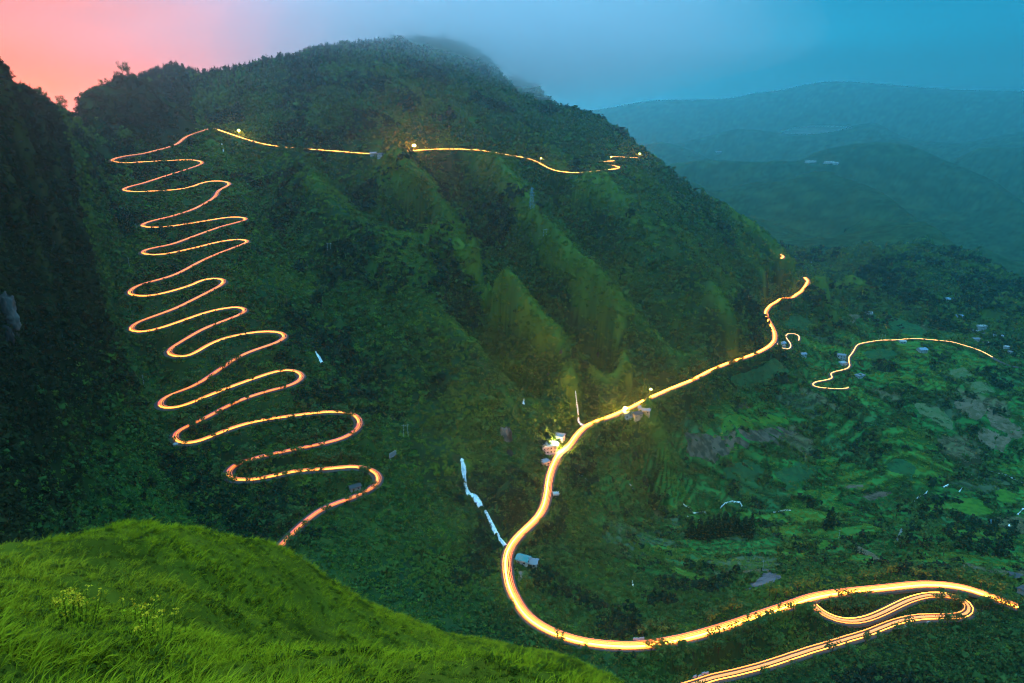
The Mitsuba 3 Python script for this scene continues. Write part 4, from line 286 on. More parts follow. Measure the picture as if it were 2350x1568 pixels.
for name, l in zip(NAMES, ['dark steep scrubby hillside falling from the left edge of the picture', 'big green mountain with sharp parallel spurs under the sunset sky', 'green terraced valley floor below the bright road',
                           'low blue green spur reaching into the valley behind the village', 'hazy blue ridge with a flat wooded top', 'dome shaped blue hill on the far side of the valley', 'pale small ridge in the mist right of the mountain road', 'blue hill at the right edge behind the dome shaped hill',
                           'pale hazy ridge standing in the far mist', 'faintest farthest mountain range below the clouds']):
    tag(name, l, kind='structure')

# what can be seen from around the viewpoint: planting is left out where spurs hide the ground
ang = ZT / DD; top = np.maximum.accumulate(ang, axis=1); SEEN = (ang - np.concatenate([np.full((NA, 1), -9), top[:, :-1]], 1)) > -.016
TF = RegularGridInterpolator((AZ, LR), np.sqrt(1 + np.minimum(STEEP, 3.5) ** 2), bounds_error=False, fill_value=1)
SF = RegularGridInterpolator((AZ, LR), SEEN.astype(float), bounds_error=False, fill_value=0)
MA = RegularGridInterpolator((AZ, LR), fieldland, bounds_error=False, fill_value=0)

# ------------------------------------------------------------------ the near grassy hill that the viewpoint stands on
HP = rows(HILL); hd = np.hypot(HP[:, 0], HP[:, 1])
ha, hl = np.radians(np.linspace(-60, 42, 470)), np.linspace(math.log(2.5), math.log(185), 330)
HA, HL = np.meshgrid(ha, hl, indexing='ij'); hD = np.exp(HL); hx, hy = hD * np.sin(HA), hD * np.cos(HA)
hfield = RBFInterpolator(np.stack([np.arctan2(HP[:, 0], HP[:, 1]), np.log(hd)], 1), HP[:, 2] / hd, kernel='linear', smoothing=1e-4)
hz = gaussian_filter(np.concatenate([hfield(c) for c in np.array_split(np.stack([HA.ravel(), HL.ravel()], 1), 8)]).reshape(HA.shape), 3.0) * hD
far = smooth01(8, 22, hD)
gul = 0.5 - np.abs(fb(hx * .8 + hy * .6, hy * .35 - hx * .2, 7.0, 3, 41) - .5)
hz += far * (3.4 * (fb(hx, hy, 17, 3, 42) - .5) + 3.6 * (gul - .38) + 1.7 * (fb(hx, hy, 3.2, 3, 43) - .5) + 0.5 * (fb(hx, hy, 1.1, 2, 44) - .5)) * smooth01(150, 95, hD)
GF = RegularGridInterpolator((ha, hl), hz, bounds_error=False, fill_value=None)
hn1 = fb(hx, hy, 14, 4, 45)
hcol = mixc(mixc((.02, .03, .004), (.06, .075, .006), smooth01(.35, .62, hn1)), (.16, .16, .012), smooth01(.25, .5, gul) * .5)  # shading painted into the ground: dark folds, lighter rises
i2 = np.arange(470 * 330).reshape(470, 330); q = np.stack([i2[:-1, :-1], i2[1:, :-1], i2[1:, 1:], i2[:-1, 1:]], -1).reshape(-1, 4)
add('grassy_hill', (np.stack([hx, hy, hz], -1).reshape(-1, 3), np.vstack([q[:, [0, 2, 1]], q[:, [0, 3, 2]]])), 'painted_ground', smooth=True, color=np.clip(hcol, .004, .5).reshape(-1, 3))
tag('grassy_hill', 'bright yellow green grassy hill filling the lower left foreground', kind='structure')

# ------------------------------------------------------------------ road surfaces and car light trails along them, added as glowing tubes
def frames(w):
    t = np.gradient(w[:, :2], axis=0); t /= np.linalg.norm(t, axis=1, keepdims=True) + 1e-9
    return np.stack([t[:, 1], -t[:, 0], np.zeros(len(t))], 1)                # to the right of the direction of travel
def sweep(w, section, closed=True):
    """Sweeps a section of (offset to the right, height) points along a path."""
    r = frames(w); m = len(section)
    v = np.concatenate([w + r * o + np.array([0, 0, h]) for o, h in section]).reshape(m, len(w), 3)
    i = np.arange(m * len(w)).reshape(m, len(w)); f = []
    for a in range(m if closed else m - 1):
        b = (a + 1) % m
        f += [np.stack([i[a, :-1], i[b, :-1], i[b, 1:]], 1), np.stack([i[a, :-1], i[b, 1:], i[a, 1:]], 1)]
    v = v.reshape(-1, 3)
    if closed:
        for e in (0, -1):
            c = [i[a, e] for a in range(m)]
            f.append(np.array([[c[0], c[a], c[a + 1]] if e else [c[0], c[a + 1], c[a]] for a in range(1, m - 1)]))
    return v, np.vstack(f)
def resample(w, step):
    s = np.r_[0, np.cumsum(np.linalg.norm(np.diff(w, axis=0), axis=1))]; t = np.linspace(0, s[-1], max(2, int(s[-1] / step)))
    return np.stack([np.interp(t, s, w[:, k]) for k in range(3)], 1)
ROADKEY = {}
for j, (n, w) in enumerate(ROADS.items()):
    key = 'road' if j == 0 else f'road_{j:03d}'; ROADKEY[n] = key; h = WIDTH[n] / 2
    add(key, sweep(w, [(-h - .5, -1.3), (-h - .35, -.12), (-h, .06), (0, .16), (h, .06), (h + .35, -.12), (h + .5, -1.3)], False), 'asphalt', smooth=30)
for n, l in dict(hairpin='narrow asphalt road climbing the left slope in two dozen hairpin bends', contour='asphalt road contouring across the face of the mountain', contour2='short switchback of road on the spur at the right of the mountain face', contour3='farthest bit of mountain road on the right hand shoulder',
                 main='wide asphalt valley road sweeping in a long S from the lower right', lane='small lane looping round the white house', top='short lit bit of road showing near the foot of the far spur', east='narrow winding road through the village fields on the right', loop='lower looping road at the bottom right').items():
    tag(ROADKEY[n], l, kind='structure')

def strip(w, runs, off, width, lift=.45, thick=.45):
    """Runs (start, stop) of a raised car light trail, each a closed flattened tube, as one mesh."""
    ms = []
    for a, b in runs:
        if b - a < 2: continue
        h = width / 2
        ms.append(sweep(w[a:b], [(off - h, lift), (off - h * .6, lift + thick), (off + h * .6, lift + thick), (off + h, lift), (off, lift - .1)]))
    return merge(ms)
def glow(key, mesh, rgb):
    scene[key] = mikit.ply(mesh, 'emitter_body', smooth=False, emitter={'type': 'area', 'sampling_weight': .3, 'radiance': {'type': 'rgb', 'value': list(rgb)}})
flat('emitter_body', (.3, .25, .2))
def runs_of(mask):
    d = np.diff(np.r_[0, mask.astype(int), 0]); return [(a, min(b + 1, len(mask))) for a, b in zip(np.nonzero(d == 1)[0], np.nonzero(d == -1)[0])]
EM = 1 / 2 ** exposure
amber, red, white = np.array([1.0, .42, .06]), np.array([1.0, .13, .03]), np.array([1.0, .62, .22])
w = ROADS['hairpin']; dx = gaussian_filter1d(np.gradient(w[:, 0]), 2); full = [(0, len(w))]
key = 'light_trail'  # trails of passing cars, modelled as solid emissive tubes; no lamps stand there
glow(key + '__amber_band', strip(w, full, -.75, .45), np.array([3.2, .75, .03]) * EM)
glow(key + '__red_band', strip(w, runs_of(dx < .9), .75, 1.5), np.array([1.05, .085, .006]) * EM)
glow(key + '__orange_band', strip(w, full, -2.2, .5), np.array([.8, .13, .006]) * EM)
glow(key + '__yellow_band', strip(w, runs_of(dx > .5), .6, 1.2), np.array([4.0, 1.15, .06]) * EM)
tag(key, 'amber and red car light trail running up the hairpin bends of the left slope', 'light strip')
def road_trail(n, label, bands):
    key = f'light_trail_{len([k for k in labels if k.startswith("light_trail")]):03d}'; w = ROADS[n]
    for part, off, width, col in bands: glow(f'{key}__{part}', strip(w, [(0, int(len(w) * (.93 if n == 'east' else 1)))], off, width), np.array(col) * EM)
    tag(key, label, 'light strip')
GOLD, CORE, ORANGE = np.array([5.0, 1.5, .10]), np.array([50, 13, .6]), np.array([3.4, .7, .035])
road_trail('contour', 'long golden car light trail across the mountain face above the spurs', [('yellow_band', .3, 1.8, GOLD * 2.5), ('orange_band', -2.0, 1.0, ORANGE)])
road_trail('contour2', 'short golden car light trail on the switchback of the right spur', [('yellow_band', 0, 2.6, GOLD * 1.6)])
road_trail('contour3', 'farthest golden car light trail on the right shoulder of the mountain', [('yellow_band', 0, 2.0, GOLD)])
road_trail('main', 'broad blazing golden car light trail along the valley road', [('white_band', -.9, 1.15, CORE), ('gold_band', .5, .4, np.array([5.0, 1.4, .1])), ('gold_band_001', 1.5, .3, np.array([4.0, 1.0, .07])), ('red_band', 2.4, .3, np.array([2.4, .3, .03])), ('orange_band', -2.4, .45, ORANGE * 1.3)])
road_trail('lane', 'thin pale strip of lights looping round the white house', [('yellow_band', 0, 1.2, np.array([3.5, 1.7, .5]))])
road_trail('top', 'short bright car light trail near the foot of the far spur', [('yellow_band', 0, 3.4, GOLD * 1.6)])
road_trail('east', 'thin winding car light trail through the village fields', [('yellow_band', 0, 1.4, np.array([4.0, 1.7, .32]))])
road_trail('loop', 'triple golden car light trail along the lower looping road', [('yellow_band', -1.7, .4, GOLD * 1.3), ('amber_band', 2.3, .35, ORANGE * 1.3), ('orange_band', .3, 1.5, np.array([1.5, .50, .025]))])

# ------------------------------------------------------------------ plants
def clump(r, n, rx, rz, leaf, z0=0.0, flatten=.55, quad=False):
    """Leaf masses scattered through a rounded volume."""
    u = r.normal(size=(n, 3)); u /= np.linalg.norm(u, axis=1, keepdims=True); u[:, 2] = np.abs(u[:, 2]) * 1.15 - .15 if z0 == 0 else u[:, 2]
    c = u * np.array([rx, rx, rz]) * (.55 + .5 * r.random((n, 1)) ** .6) * (1 + .25 * np.sin(u[:, :1] * 5 + u[:, 1:2] * 7)); c[:, 2] += z0
    nrm = u * .9 + r.normal(size=(n, 3)) * .55 + [0, 0, .25]; nrm /= np.linalg.norm(nrm, axis=1, keepdims=True)
    a = np.cross(nrm, r.normal(size=(n, 3))); a /= np.linalg.norm(a, axis=1, keepdims=True); b = np.cross(nrm, a)
    s = leaf * (.6 + .8 * r.random((n, 1)))
    if quad:
        v = np.stack([c + a * s, c + b * s * .7 + nrm * s * .2, c - a * s * .9, c - b * s * .7 - nrm * s * .25], 1).reshape(-1, 3)
        i = np.arange(n)[:, None] * 4; return v, np.vstack([i + [0, 1, 2], i + [0, 2, 3]])
    v = np.stack([c + a * s, c - a * s * .6 + b * s * .9, c - a * s * .6 - b * s * .9], 1).reshape(-1, 3)
    return v, np.arange(3 * n).reshape(-1, 3)
def model(name, **parts): scene[name] = {'type': 'shapegroup', **parts}
def place(key, group, x, y, z, s=1.0, rot=0.0, sz=None):
    scene[key] = {'type': 'instance', 'to_world': T().translate([float(x), float(y), float(z)]).rotate([0, 0, 1], float(rot)).scale([float(s), float(s), float(sz or s)]), 'group': {'type': 'ref', 'id': group}}

r = np.random.default_rng(11)
for mat, tagname in (('leaf_forest', 'forest'), ('leaf_bright', 'bright'), ('leaf_olive', 'olive'), ('leaf_dark', 'dark'), ('leaf_straw', 'straw')):
    for v in range(4): model(f'shrub_model_{tagname}_{v}', foliage=mikit.ply(clump(r, 30, 1.0, .8 + .25 * v / 3, .34), mat))

def scatter(n, az0, az1, d0, d1, spacing, seed):
    """Points with an even density on the ground (spacing as a function of the distance), where the ground can be seen."""
    g = np.random.default_rng(seed); a = np.radians(g.uniform(az0, az1, n)); D = np.sqrt(g.uniform(d0 * d0, d1 * d1, n)); x, y = D * np.sin(a), D * np.cos(a)
    ok = (SF(np.stack([a, np.log(D)], 1)) > .5) & (g.random(n) < (spacing(d0) / spacing(D)) ** 2 * TF(np.stack([a, np.log(D)], 1)) / 3)
    return x[ok], y[ok], D[ok], g
area = math.radians(92) / 2 * (1650 ** 2 - 255 ** 2)
sp = lambda D: np.clip(np.asarray(D, float) * .0054, 2.1, 12.0)
x, y, D, g = scatter(int(3 * area / 2.1 ** 2), -46, 46, 255, 1650, sp, 5)
dist, wi = RK.query(np.stack([x, y], 1)); q = lp(x, y)
farm, crest = MA(q), CF(q); z = ground(x, y); slope_noise = fb(x, y, 60, 3, 51); small = fb(x, y, 22, 2, 52); hdg, crp = parcel(x, y)
FK = ['ploughed', 'ploughed', 'crop_bright', 'ploughed', 'crop_brown', 'crop_brown', 'crop_pale', 'crop_brown', 'crop_pale', 'crop_bright', 'crop_bright', 'crop_bright', 'crop_brown', 'crop_brown', 'crop_brown', 'ploughed', 'crop_dark', 'crop_dark', 'crop_dark', 'crop_bright', 'crop_dark', 'crop_dark', 'crop_dark', 'crop_pale', 'crop_dark']
FIELDKIND = np.full(len(x), -1); INFIELD = np.zeros(len(x), bool)
for t, k_ in zip(FIELDS + BARE, FK + ['bare'] * len(BARE)):
    ins = shapely.contains_xy(shapely.Polygon(rows(t)[:, :2]).buffer(0).buffer(-1.5), x, y); FIELDKIND[ins] = {'crop_bright': 1, 'crop_brown': 4}.get(k_, 0); INFIELD |= ins & (g.random(len(x)) < {'ploughed': .96, 'bare': 1.0, 'crop_brown': .5}.get(k_, .25))
WK = cKDTree(np.vstack([rows(t)[:, :2] if len(rows(t)) < 2 else np.vstack([np.linspace(a_, b_, 12) for a_, b_ in zip(rows(t)[:-1, :2], rows(t)[1:, :2])]) for t in FALLS])); INFIELD |= WK.query(np.stack([x, y], 1))[0] < 2.6
ok = (dist > RWID[wi] / 2 + 1.9) & ~INFIELD & (g.random(len(x)) < np.where(farm > .5, .8, .55 + .45 * smooth01(.35, .5, slope_noise - 12 * crest)))
x, y, z, D, dist, crest, farm, slope_noise, small, hdg, crp, FIELDKIND = (v[ok] for v in (x, y, z, D, dist, crest, farm, slope_noise, small, hdg, crp, FIELDKIND))
gaz = np.interp(D, [300, 370, 412, 462, 525, 590, 668, 790, 850, 905, 1000], np.degrees([-.445, -.47, -.5, -.53, -.545, -.56, -.565, -.565, -.565, -.567, -.57]))
isleft = (np.degrees(np.arctan2(x, y)) < gaz) | (np.degrees(np.arctan2(x, y)) < -24) & (D > 910); u = g.random(len(x))
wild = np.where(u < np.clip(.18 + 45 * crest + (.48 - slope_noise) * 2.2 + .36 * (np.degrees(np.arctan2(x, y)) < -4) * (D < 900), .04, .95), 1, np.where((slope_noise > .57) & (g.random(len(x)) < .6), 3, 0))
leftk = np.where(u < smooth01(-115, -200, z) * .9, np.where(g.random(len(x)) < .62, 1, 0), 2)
bushy = smooth01(.56, .64, small) > g.random(len(x))                              # thickets among the fields
fieldk = np.where((hdg < 3.5) | bushy, np.where(u < .12, 3, 0), np.array([0, 1, 1, 0, 4, 0])[crp]); low = (farm > .5) & ~((hdg < 3.5) | bushy)
kind = np.where(isleft, leftk, np.where(farm > .5, fieldk, wild)); kind = np.where(FIELDKIND >= 0, FIELDKIND, kind); low = low | (FIELDKIND >= 0)
size = sp(D) * g.uniform(.5, .95, len(x)) * np.where(kind == 1, .75, 1.0) * np.where(kind == 3, 1.25, 1.0) * np.where(g.random(len(x)) < np.where(kind == 1, .04, .15), g.uniform(1.5, 2.3, len(x)), 1.0)
size = np.where(low, sp(D) * g.uniform(.5, .75, len(x)), size); size = np.minimum(size, np.maximum(.7, (dist - 2.5) * .6))
tall = size * np.where(low, .28, g.uniform(.7, 1.35, len(x)))
count = {}; MODELS = ('forest', 'bright', 'olive', 'dark', 'straw'); KINDS = ('green_scrub', 'bright_scrub', 'olive_scrub', 'dark_scrub', 'withered_crop')
for i in range(len(x)):
    nm = KINDS[kind[i]]; count[nm] = count.get(nm, 0) + 1
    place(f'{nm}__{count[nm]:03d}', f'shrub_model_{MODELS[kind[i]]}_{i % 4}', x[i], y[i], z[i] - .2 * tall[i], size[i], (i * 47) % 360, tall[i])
for nm, l in dict(green_scrub='dense green scrub covering the slopes', bright_scrub='bright green grass tussocks on the spur crests and fields', olive_scrub='dark olive scrub on the left hillside', dark_scrub='darkest thickets in the gullies and hedges', withered_crop='withered brownish crops in the valley fields').items():
    tag(nm, l, 'scrub' if 'scrub' in nm else 'crop', kind='stuff')
print('shrubs', count)

# ------------------------------------------------------------------ grass on the near hill
def tuft(g, n, length, spread, lean):
    vs, fs = [], []
    for b in range(n):
        a = g.uniform(0, 2 * np.pi); base = np.array([math.cos(a), math.sin(a), 0]) * spread * math.sqrt(g.random()); l = length * g.uniform(.55, 1.15)
        d = np.array([math.cos(a) * .7 + lean[0] * .7, math.sin(a) * .7 + lean[1] * .7, 1.0]) + g.normal(size=3) * [.25, .25, 0]; d /= np.linalg.norm(d)
        sidev = np.cross(d, g.normal(size=3)); sidev /= np.linalg.norm(sidev); wd = .016 * length * g.uniform(.8, 1.6)
        p1 = base + d * l * .5; p2 = base + d * l * .8 + np.array([lean[0], lean[1], -.15]) * l * .35 + d * np.array([.3, .3, .05]) * l * .4
        k = len(vs) * 5
        vs.append(np.stack([base - sidev * wd - [0, 0, .08], base + sidev * wd - [0, 0, .08], p1 + sidev * wd * .9, p1 - sidev * wd * .9, p2])); fs.append(np.array([[0, 1, 2], [0, 2, 3], [3, 2, 4]]) + k)
    return np.vstack(vs), np.vstack(fs)
g = np.random.default_rng(21)
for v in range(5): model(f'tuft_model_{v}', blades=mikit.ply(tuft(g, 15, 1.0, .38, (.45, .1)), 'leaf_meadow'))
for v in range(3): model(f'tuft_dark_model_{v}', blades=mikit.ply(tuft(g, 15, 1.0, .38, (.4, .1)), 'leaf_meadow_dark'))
for v in range(3): model(f'weed_model_{v}', blades=mikit.ply(clump(g, 34, .55, .42, .13), 'leaf_meadow_dark'))
hang = hz / hD; htop = np.maximum.accumulate(hang, axis=1); HSEEN = RegularGridInterpolator((ha, hl), (hang >= htop - .03).astype(float), bounds_error=False, fill_value=0)
HG = RegularGridInterpolator((ha, hl), gul, bounds_error=False, fill_value=0); HN = RegularGridInterpolator((ha, hl), hn1, bounds_error=False, fill_value=0)
ct = {}
for n, d0, d1, s0, s1 in ((19000, 10, 42, .3, .58), (30000, 42, 100, .38, .72)):
    a = np.radians(g.uniform(-50, 24, n)); D = np.sqrt(g.uniform(d0 ** 2, d1 ** 2, n)); px, py = D * np.sin(a), D * np.cos(a); q = np.stack([a, np.log(D)], 1)
    ok = HSEEN(q) > .4; px, py, q, D = px[ok], py[ok], q[ok], D[ok]; pz = GF(q); gl = HG(q); nn = HN(q); bump = fb(px * .75 + py * .5, py * .5 - px * .3, 2.1, 2, 95)
    for i in range(len(px)):
        darkp = np.clip(.10 + (.52 - bump[i]) * 5 + (.40 - gl[i]) * 6 + .55 * smooth01(-8, 6, math.degrees(math.atan2(px[i], py[i]))) + (.47 - nn[i]) * 3 + (.25 if D[i] < 30 else 0), .04, .9)  # painted shade: darker tufts in folds, hollows and on the right flank
        kd = 'shade_meadow_grass' if g.random() < darkp else 'meadow_grass'
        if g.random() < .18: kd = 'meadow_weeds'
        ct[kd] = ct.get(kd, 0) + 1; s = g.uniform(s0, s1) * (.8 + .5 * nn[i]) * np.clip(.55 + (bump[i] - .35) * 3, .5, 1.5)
        grp = {'meadow_grass': f'tuft_model_{g.integers(5)}', 'shade_meadow_grass': f'tuft_dark_model_{g.integers(3)}', 'meadow_weeds': f'weed_model_{g.integers(3)}'}[kd]
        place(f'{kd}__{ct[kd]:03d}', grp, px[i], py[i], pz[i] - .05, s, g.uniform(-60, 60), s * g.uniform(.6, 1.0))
for kd, l in dict(meadow_grass='bright yellow green silvergrass on the near hill', shade_meadow_grass='dark green grass in the folds of the near hill', meadow_weeds='low leafy weeds among the grass of the near hill').items(): tag(kd, l, 'grass', kind='stuff')

# grass along the road edges, lit by the car light trails
for v in range(3): model(f'verge_model_{v}', blades=mikit.ply(clump(g, 22, 1.0, .8, .34), 'leaf_bright'))
c = 0
for n, w in ROADS.items():
    s = resample(w, {'main': 1.7, 'hairpin': 1.8, 'loop': 1.8}.get(n, 2.4)); rr = frames(s)
    for i in range(len(s)):
        for sd in (-1, 1):
            off = WIDTH[n] / 2 + .9 + g.random() ** 1.6 * 3.4; p = s[i] + rr[i] * off * sd
            if RK.query(p[:2])[0] < WIDTH[n] / 2 + .5: continue
            c += 1; sz = g.uniform(.45, .95) * (1 + .25 * (off - WIDTH[n] / 2))
            place(f'verge_grass__{c:03d}', f'verge_model_{g.integers(3)}', p[0], p[1], max(ground(p[0], p[1])[0], p[2] - 1.6) - .1, sz, g.uniform(0, 360), sz * g.uniform(.8, 1.3))
c = 0
for n, near_only in (('hairpin', .34), ('contour', .30), ('main', .16), ('east', .3), ('loop', .2)):
    s = resample(ROADS[n], 2.5); rr = frames(s)
    for i in range(len(s)):
        D = math.hypot(s[i, 0], s[i, 1])
        if g.random() > near_only * (1.0 if n != 'hairpin' else (.35 if D < 520 else 1.2)) * (.4 + 1.2 * (fb(s[i:i + 1, 0], s[i:i + 1, 1], 45, 2, 91)[0] > .5)): continue
        sd = 1 if (rr[i, :2] @ s[i, :2]) < 0 else -1; p = s[i] + rr[i] * sd * (WIDTH[n] / 2 + g.uniform(1.6, 3.4))
        if RK.query(p[:2])[0] < WIDTH[n] / 2 + 1.0: continue
        c += 1; sz = g.uniform(1.3, 2.4); place(f'roadside_bushes__{c:03d}', f'shrub_model_forest_{c % 4}', p[0], p[1], max(ground(p[0], p[1])[0], s[i, 2] - 2.0), sz, c * 37 % 360, sz * g.uniform(1.0, 1.7))
tag('roadside_bushes', 'dark bushes along the lower edges of the glowing roads', 'bush', kind='stuff')
tag('verge_grass', 'rough grass growing along the edges of the glowing roads', 'grass', kind='stuff')

# ------------------------------------------------------------------ trees, each a trunk and a crown
def trunk_mesh(g, h, r):
    p = [np.zeros(3) - [0, 0, 1.0], np.array([g.normal() * .15, g.normal() * .15, h * .35]), np.array([g.normal() * .35, g.normal() * .35, h * .7])]
    parts = [bar(p[0], p[1], r * 1.25, 6, r), bar(p[1], p[2], r, 6, r * .55)]
    for k in range(4):
        a = g.uniform(0, 6.28); s = p[1] + (p[2] - p[1]) * g.uniform(0, .9); parts.append(bar(s, s + np.array([math.cos(a), math.sin(a), g.uniform(.5, 1.1)]) * h * .22, r * .5, 4, r * .2))
    return merge(parts)
g = np.random.default_rng(33)
def crown_mesh(g, h, wide, blobs, leaves, leaf):
    parts = []
    for b in range(blobs):
        a = g.uniform(0, 6.28); rr = wide * (.15 + .62 * math.sqrt(g.random())); zc = h * g.uniform(.48, .9); rr *= 1.15 - .8 * abs(zc / h - .6)
        v, f = clump(g, leaves, wide * g.uniform(.34, .55), h * g.uniform(.10, .17), leaf, z0=.001, quad=True); parts.append((v + [math.cos(a) * rr, math.sin(a) * rr, zc], f))
    return merge(parts)
for v in range(5):
    h = 9.0 + v * .5; model(f'tree_model_{v}', trunk=mikit.ply(trunk_mesh(g, h, .2), 'bark'), crown=mikit.ply(crown_mesh(g, h, 2.6 + .25 * v, 9, 22, .5), 'leaf_tree'))
def conifer_crown(g, h, wide, tiers, leaf):
    parts = []
    for t in range(tiers):
        zc = h * (.1 + .88 * t / tiers); rad = wide * (1 - (zc / h) ** 1.3) * g.uniform(.85, 1.15) + .15
        v, f = clump(g, 14 + int(8 * rad), rad, h / tiers * .95, leaf * (.6 + .4 * rad / wide), z0=.001, quad=True); parts.append((v + [g.normal() * .15, g.normal() * .15, zc], f))
    return merge(parts)
for v in range(3):
    h = 14.0 + v; model(f'conifer_model_{v}', trunk=mikit.ply(bar([0, 0, -1], [0, 0, h * .8], .3, 6, .08), 'bark'), crown=mikit.ply(conifer_crown(g, h, 2.6 + .3 * v, 10, .7), 'leaf_dark'))
for v in range(3): model(f'pine_model_{v}', crown=mikit.ply(conifer_crown(g, 12, 2.4, 5, 1.2), 'leaf_dark'))
for v in range(3): model(f'canopy_model_{v}', crown=mikit.ply(crown_mesh(g, 9, 3.6, 6, 12, .9), 'leaf_dark'))

TREES = {}
def tree(kind, grp, x, y, s, label, group, dz=0, sz=None):
    n = TREES.get(kind, 0); TREES[kind] = n + 1; key = kind if n == 0 else f'{kind}_{n:03d}'
    place(key, grp, x, y, ground(x, y)[0] + dz, s, g.uniform(0, 360), sz or s * g.uniform(.85, 1.15)); tag(key, label, 'tree', group)
g = np.random.default_rng(35)
# along the hairpins: the lower legs first
w = resample(ROADS['hairpin'], 3.0)[::-1]; rr = frames(w); left = 130; last = -9
turn = np.cumsum(np.r_[0, np.abs(np.diff(np.sign(gaussian_filter1d(np.gradient(w[:, 0]), 3)))) > 0]).astype(int)
ORD = ['lowest', 'second lowest', 'third lowest', 'fourth lowest', 'fifth lowest', 'sixth lowest', 'seventh lowest', 'eighth lowest', 'ninth lowest', 'tenth lowest']
for i in range(len(w)):
    leg = turn[i]
    for sd in (-1, 1):
        if left <= 0 or g.random() > (.30 if leg < 5 else .17): continue
        p = w[i] + rr[i] * sd * g.uniform(4.6, 9)
        if RK.query(p[:2])[0] < 4.3: continue
        left -= 1; o = ORD[min(leg, 9)] if leg < 10 else 'upper'
        tree('roadside_tree', f'tree_model_{g.integers(5)}', p[0], p[1], g.uniform(.8, 1.2), f'leafy tree beside the {o} leg of the hairpin road' if leg < 10 else 'small roadside tree beside the upper legs of the hairpin road', f'trees along the {o} hairpin legs')
for road, n, dens, l, gr in (('main', 120, .42, 'leafy tree beside the blazing main valley road', 'trees along the main valley road'), ('loop', 46, .2, 'leafy tree beside the lower looping road', 'trees along the lower looping road')):
    w = resample(ROADS[road], 3.0); rr = frames(w); h0 = WIDTH[road] / 2
    for i in range(len(w)):
        for sd in (-1, 1):
            D = np.hypot(w[i, 0], w[i, 1])
            if n <= 0 or D > 420 and g.random() > .35 or g.random() > dens * (1.3 if w[i, 0] > 60 else .3) * (1.3 if sd * rr[i, 1] < 0 else .7): continue
            p = w[i] + rr[i] * sd * (h0 + g.uniform(2.2, 6.5))
            if RK.query(p[:2])[0] < h0 + 1.6 or np.hypot(p[0], p[1]) < 262: continue
            n -= 1; tree('roadside_tree', f'tree_model_{g.integers(5)}', p[0], p[1], g.uniform(.7, 1.1), l, gr)
w = resample(ROADS['main'], 2.4); rr = frames(w)
for i in range(len(w)):
    if not (70 < w[i, 0] < 262 and w[i, 1] < 420) or g.random() > .62: continue
    sd = 1 if (rr[i, :2] @ w[i, :2]) < 0 else -1; p = w[i] + rr[i] * sd * (WIDTH['main'] / 2 + g.uniform(1.8, 4.2))
    if RK.query(p[:2])[0] < 5.0: continue
    tree('roadside_tree', f'tree_model_{g.integers(5)}', p[0], p[1], g.uniform(.55, .95), 'tree in front of the blazing road', 'trees in front of the blazing road at the lower right', dz=-.8)
for i, (x, y) in enumerate(rows(CYPRESS)):
    tree('cypress', f'conifer_model_{i % 3}', x, y, g.uniform(1.5, 1.9), 'dark conifer of the clump on the knoll' if i < 10 else 'dark lone conifer in the fields', 'dark conifers on the knoll' if i < 10 else 'lone conifers in the fields', sz=g.uniform(1.1, 1.4))
    if i < 10: tree('cypress', f'conifer_model_{(i + 1) % 3}', x + g.uniform(-4, 4), y + g.uniform(5, 9), g.uniform(1.4, 1.8), 'dark conifer of the clump on the knoll', 'dark conifers on the knoll', sz=g.uniform(1.1, 1.45))
for i, (x, y) in enumerate(rows(GROVE)):
    tree('grove_tree', f'tree_model_{g.integers(5)}' if i % 4 == 0 else f'canopy_model_{g.integers(3)}', x, y, g.uniform(1.05, 1.6), 'dark tree of the wood at the lower right', 'dark wood at the lower right')
SKY_L = ['large round tree crowning the small hill against the sunset', 'small dark tree on the skyline of the left hillside']
for i, (x, y) in enumerate(rows(SKYTREES)):
    if i == 0: tree('summit_tree', 'tree_model_4', x, y, 2.1, SKY_L[0], None, dz=-2, sz=1.75); continue
    D = math.hypot(x, y); tree('skyline_tree', f'tree_model_{g.integers(5)}', x, y, g.uniform(.8, 1.2), SKY_L[1] if D < 860 else 'dark tree on the small hill beside the large round tree' if i > 13 else 'dark tree on the saddle left of the small hill', 'skyline trees on the left' if D < 860 else 'trees flanking the summit tree' if i > 13 else 'trees on the saddle', dz=-1)
# woods that read as one mass
c = 0
for x, y in rows(WOODS6):
    for k in range(7):
        px, py = x + g.normal() * 13, y + g.normal() * 16
        if RK.query([px, py])[0] < 8: continue
        c += 1; place(f'valley_wood__{c:03d}', f'canopy_model_{g.integers(3)}', px, py, ground(px, py)[0] - 1, g.uniform(.8, 1.3), g.uniform(0, 360))
tag('valley_wood', 'dark broadleaf wood round the village on the valley side', 'wood', kind='stuff')
x, y, D, gg = scatter(60000, -30, -2, 1130, 1330, lambda D: np.ones_like(np.asarray(D, float)), 61)
q = lp(x, y); up = ground(x, y) - (-20 + 0 * x); elev = ground(x, y) / D
# conifers on the upper slopes and skyline: thick near the crest
crestline = np.interp(np.degrees(np.arctan2(x, y)), np.degrees(AZ), np.max(np.where(DD < 1400, ZT / DD, -9), axis=1))
near_top = crestline - elev
ok = gg.random(len(x)) < .16 * np.exp(-near_top / .012) + .02 * (fb(x, y, 70, 3, 71) > .56)
ok &= np.degrees(np.arctan2(x, y)) < -9 + 4 * gg.random(len(x))
for i, (px, py) in enumerate(zip(x[ok], y[ok])): place(f'ridge_pines__{i + 1:03d}', f'pine_model_{gg.integers(3)}', px, py, ground(px, py)[0] - 1.5, gg.uniform(.5, 1.05), gg.uniform(0, 360))
tag('ridge_pines', 'dark pines fringing the skyline of the big mountain', 'wood', kind='stuff'); print('pines', ok.sum(), TREES)
x, y, D, gg = scatter(30000, 6, 46, 1330, 4300, lambda D: np.ones_like(np.asarray(D, float)), 62)
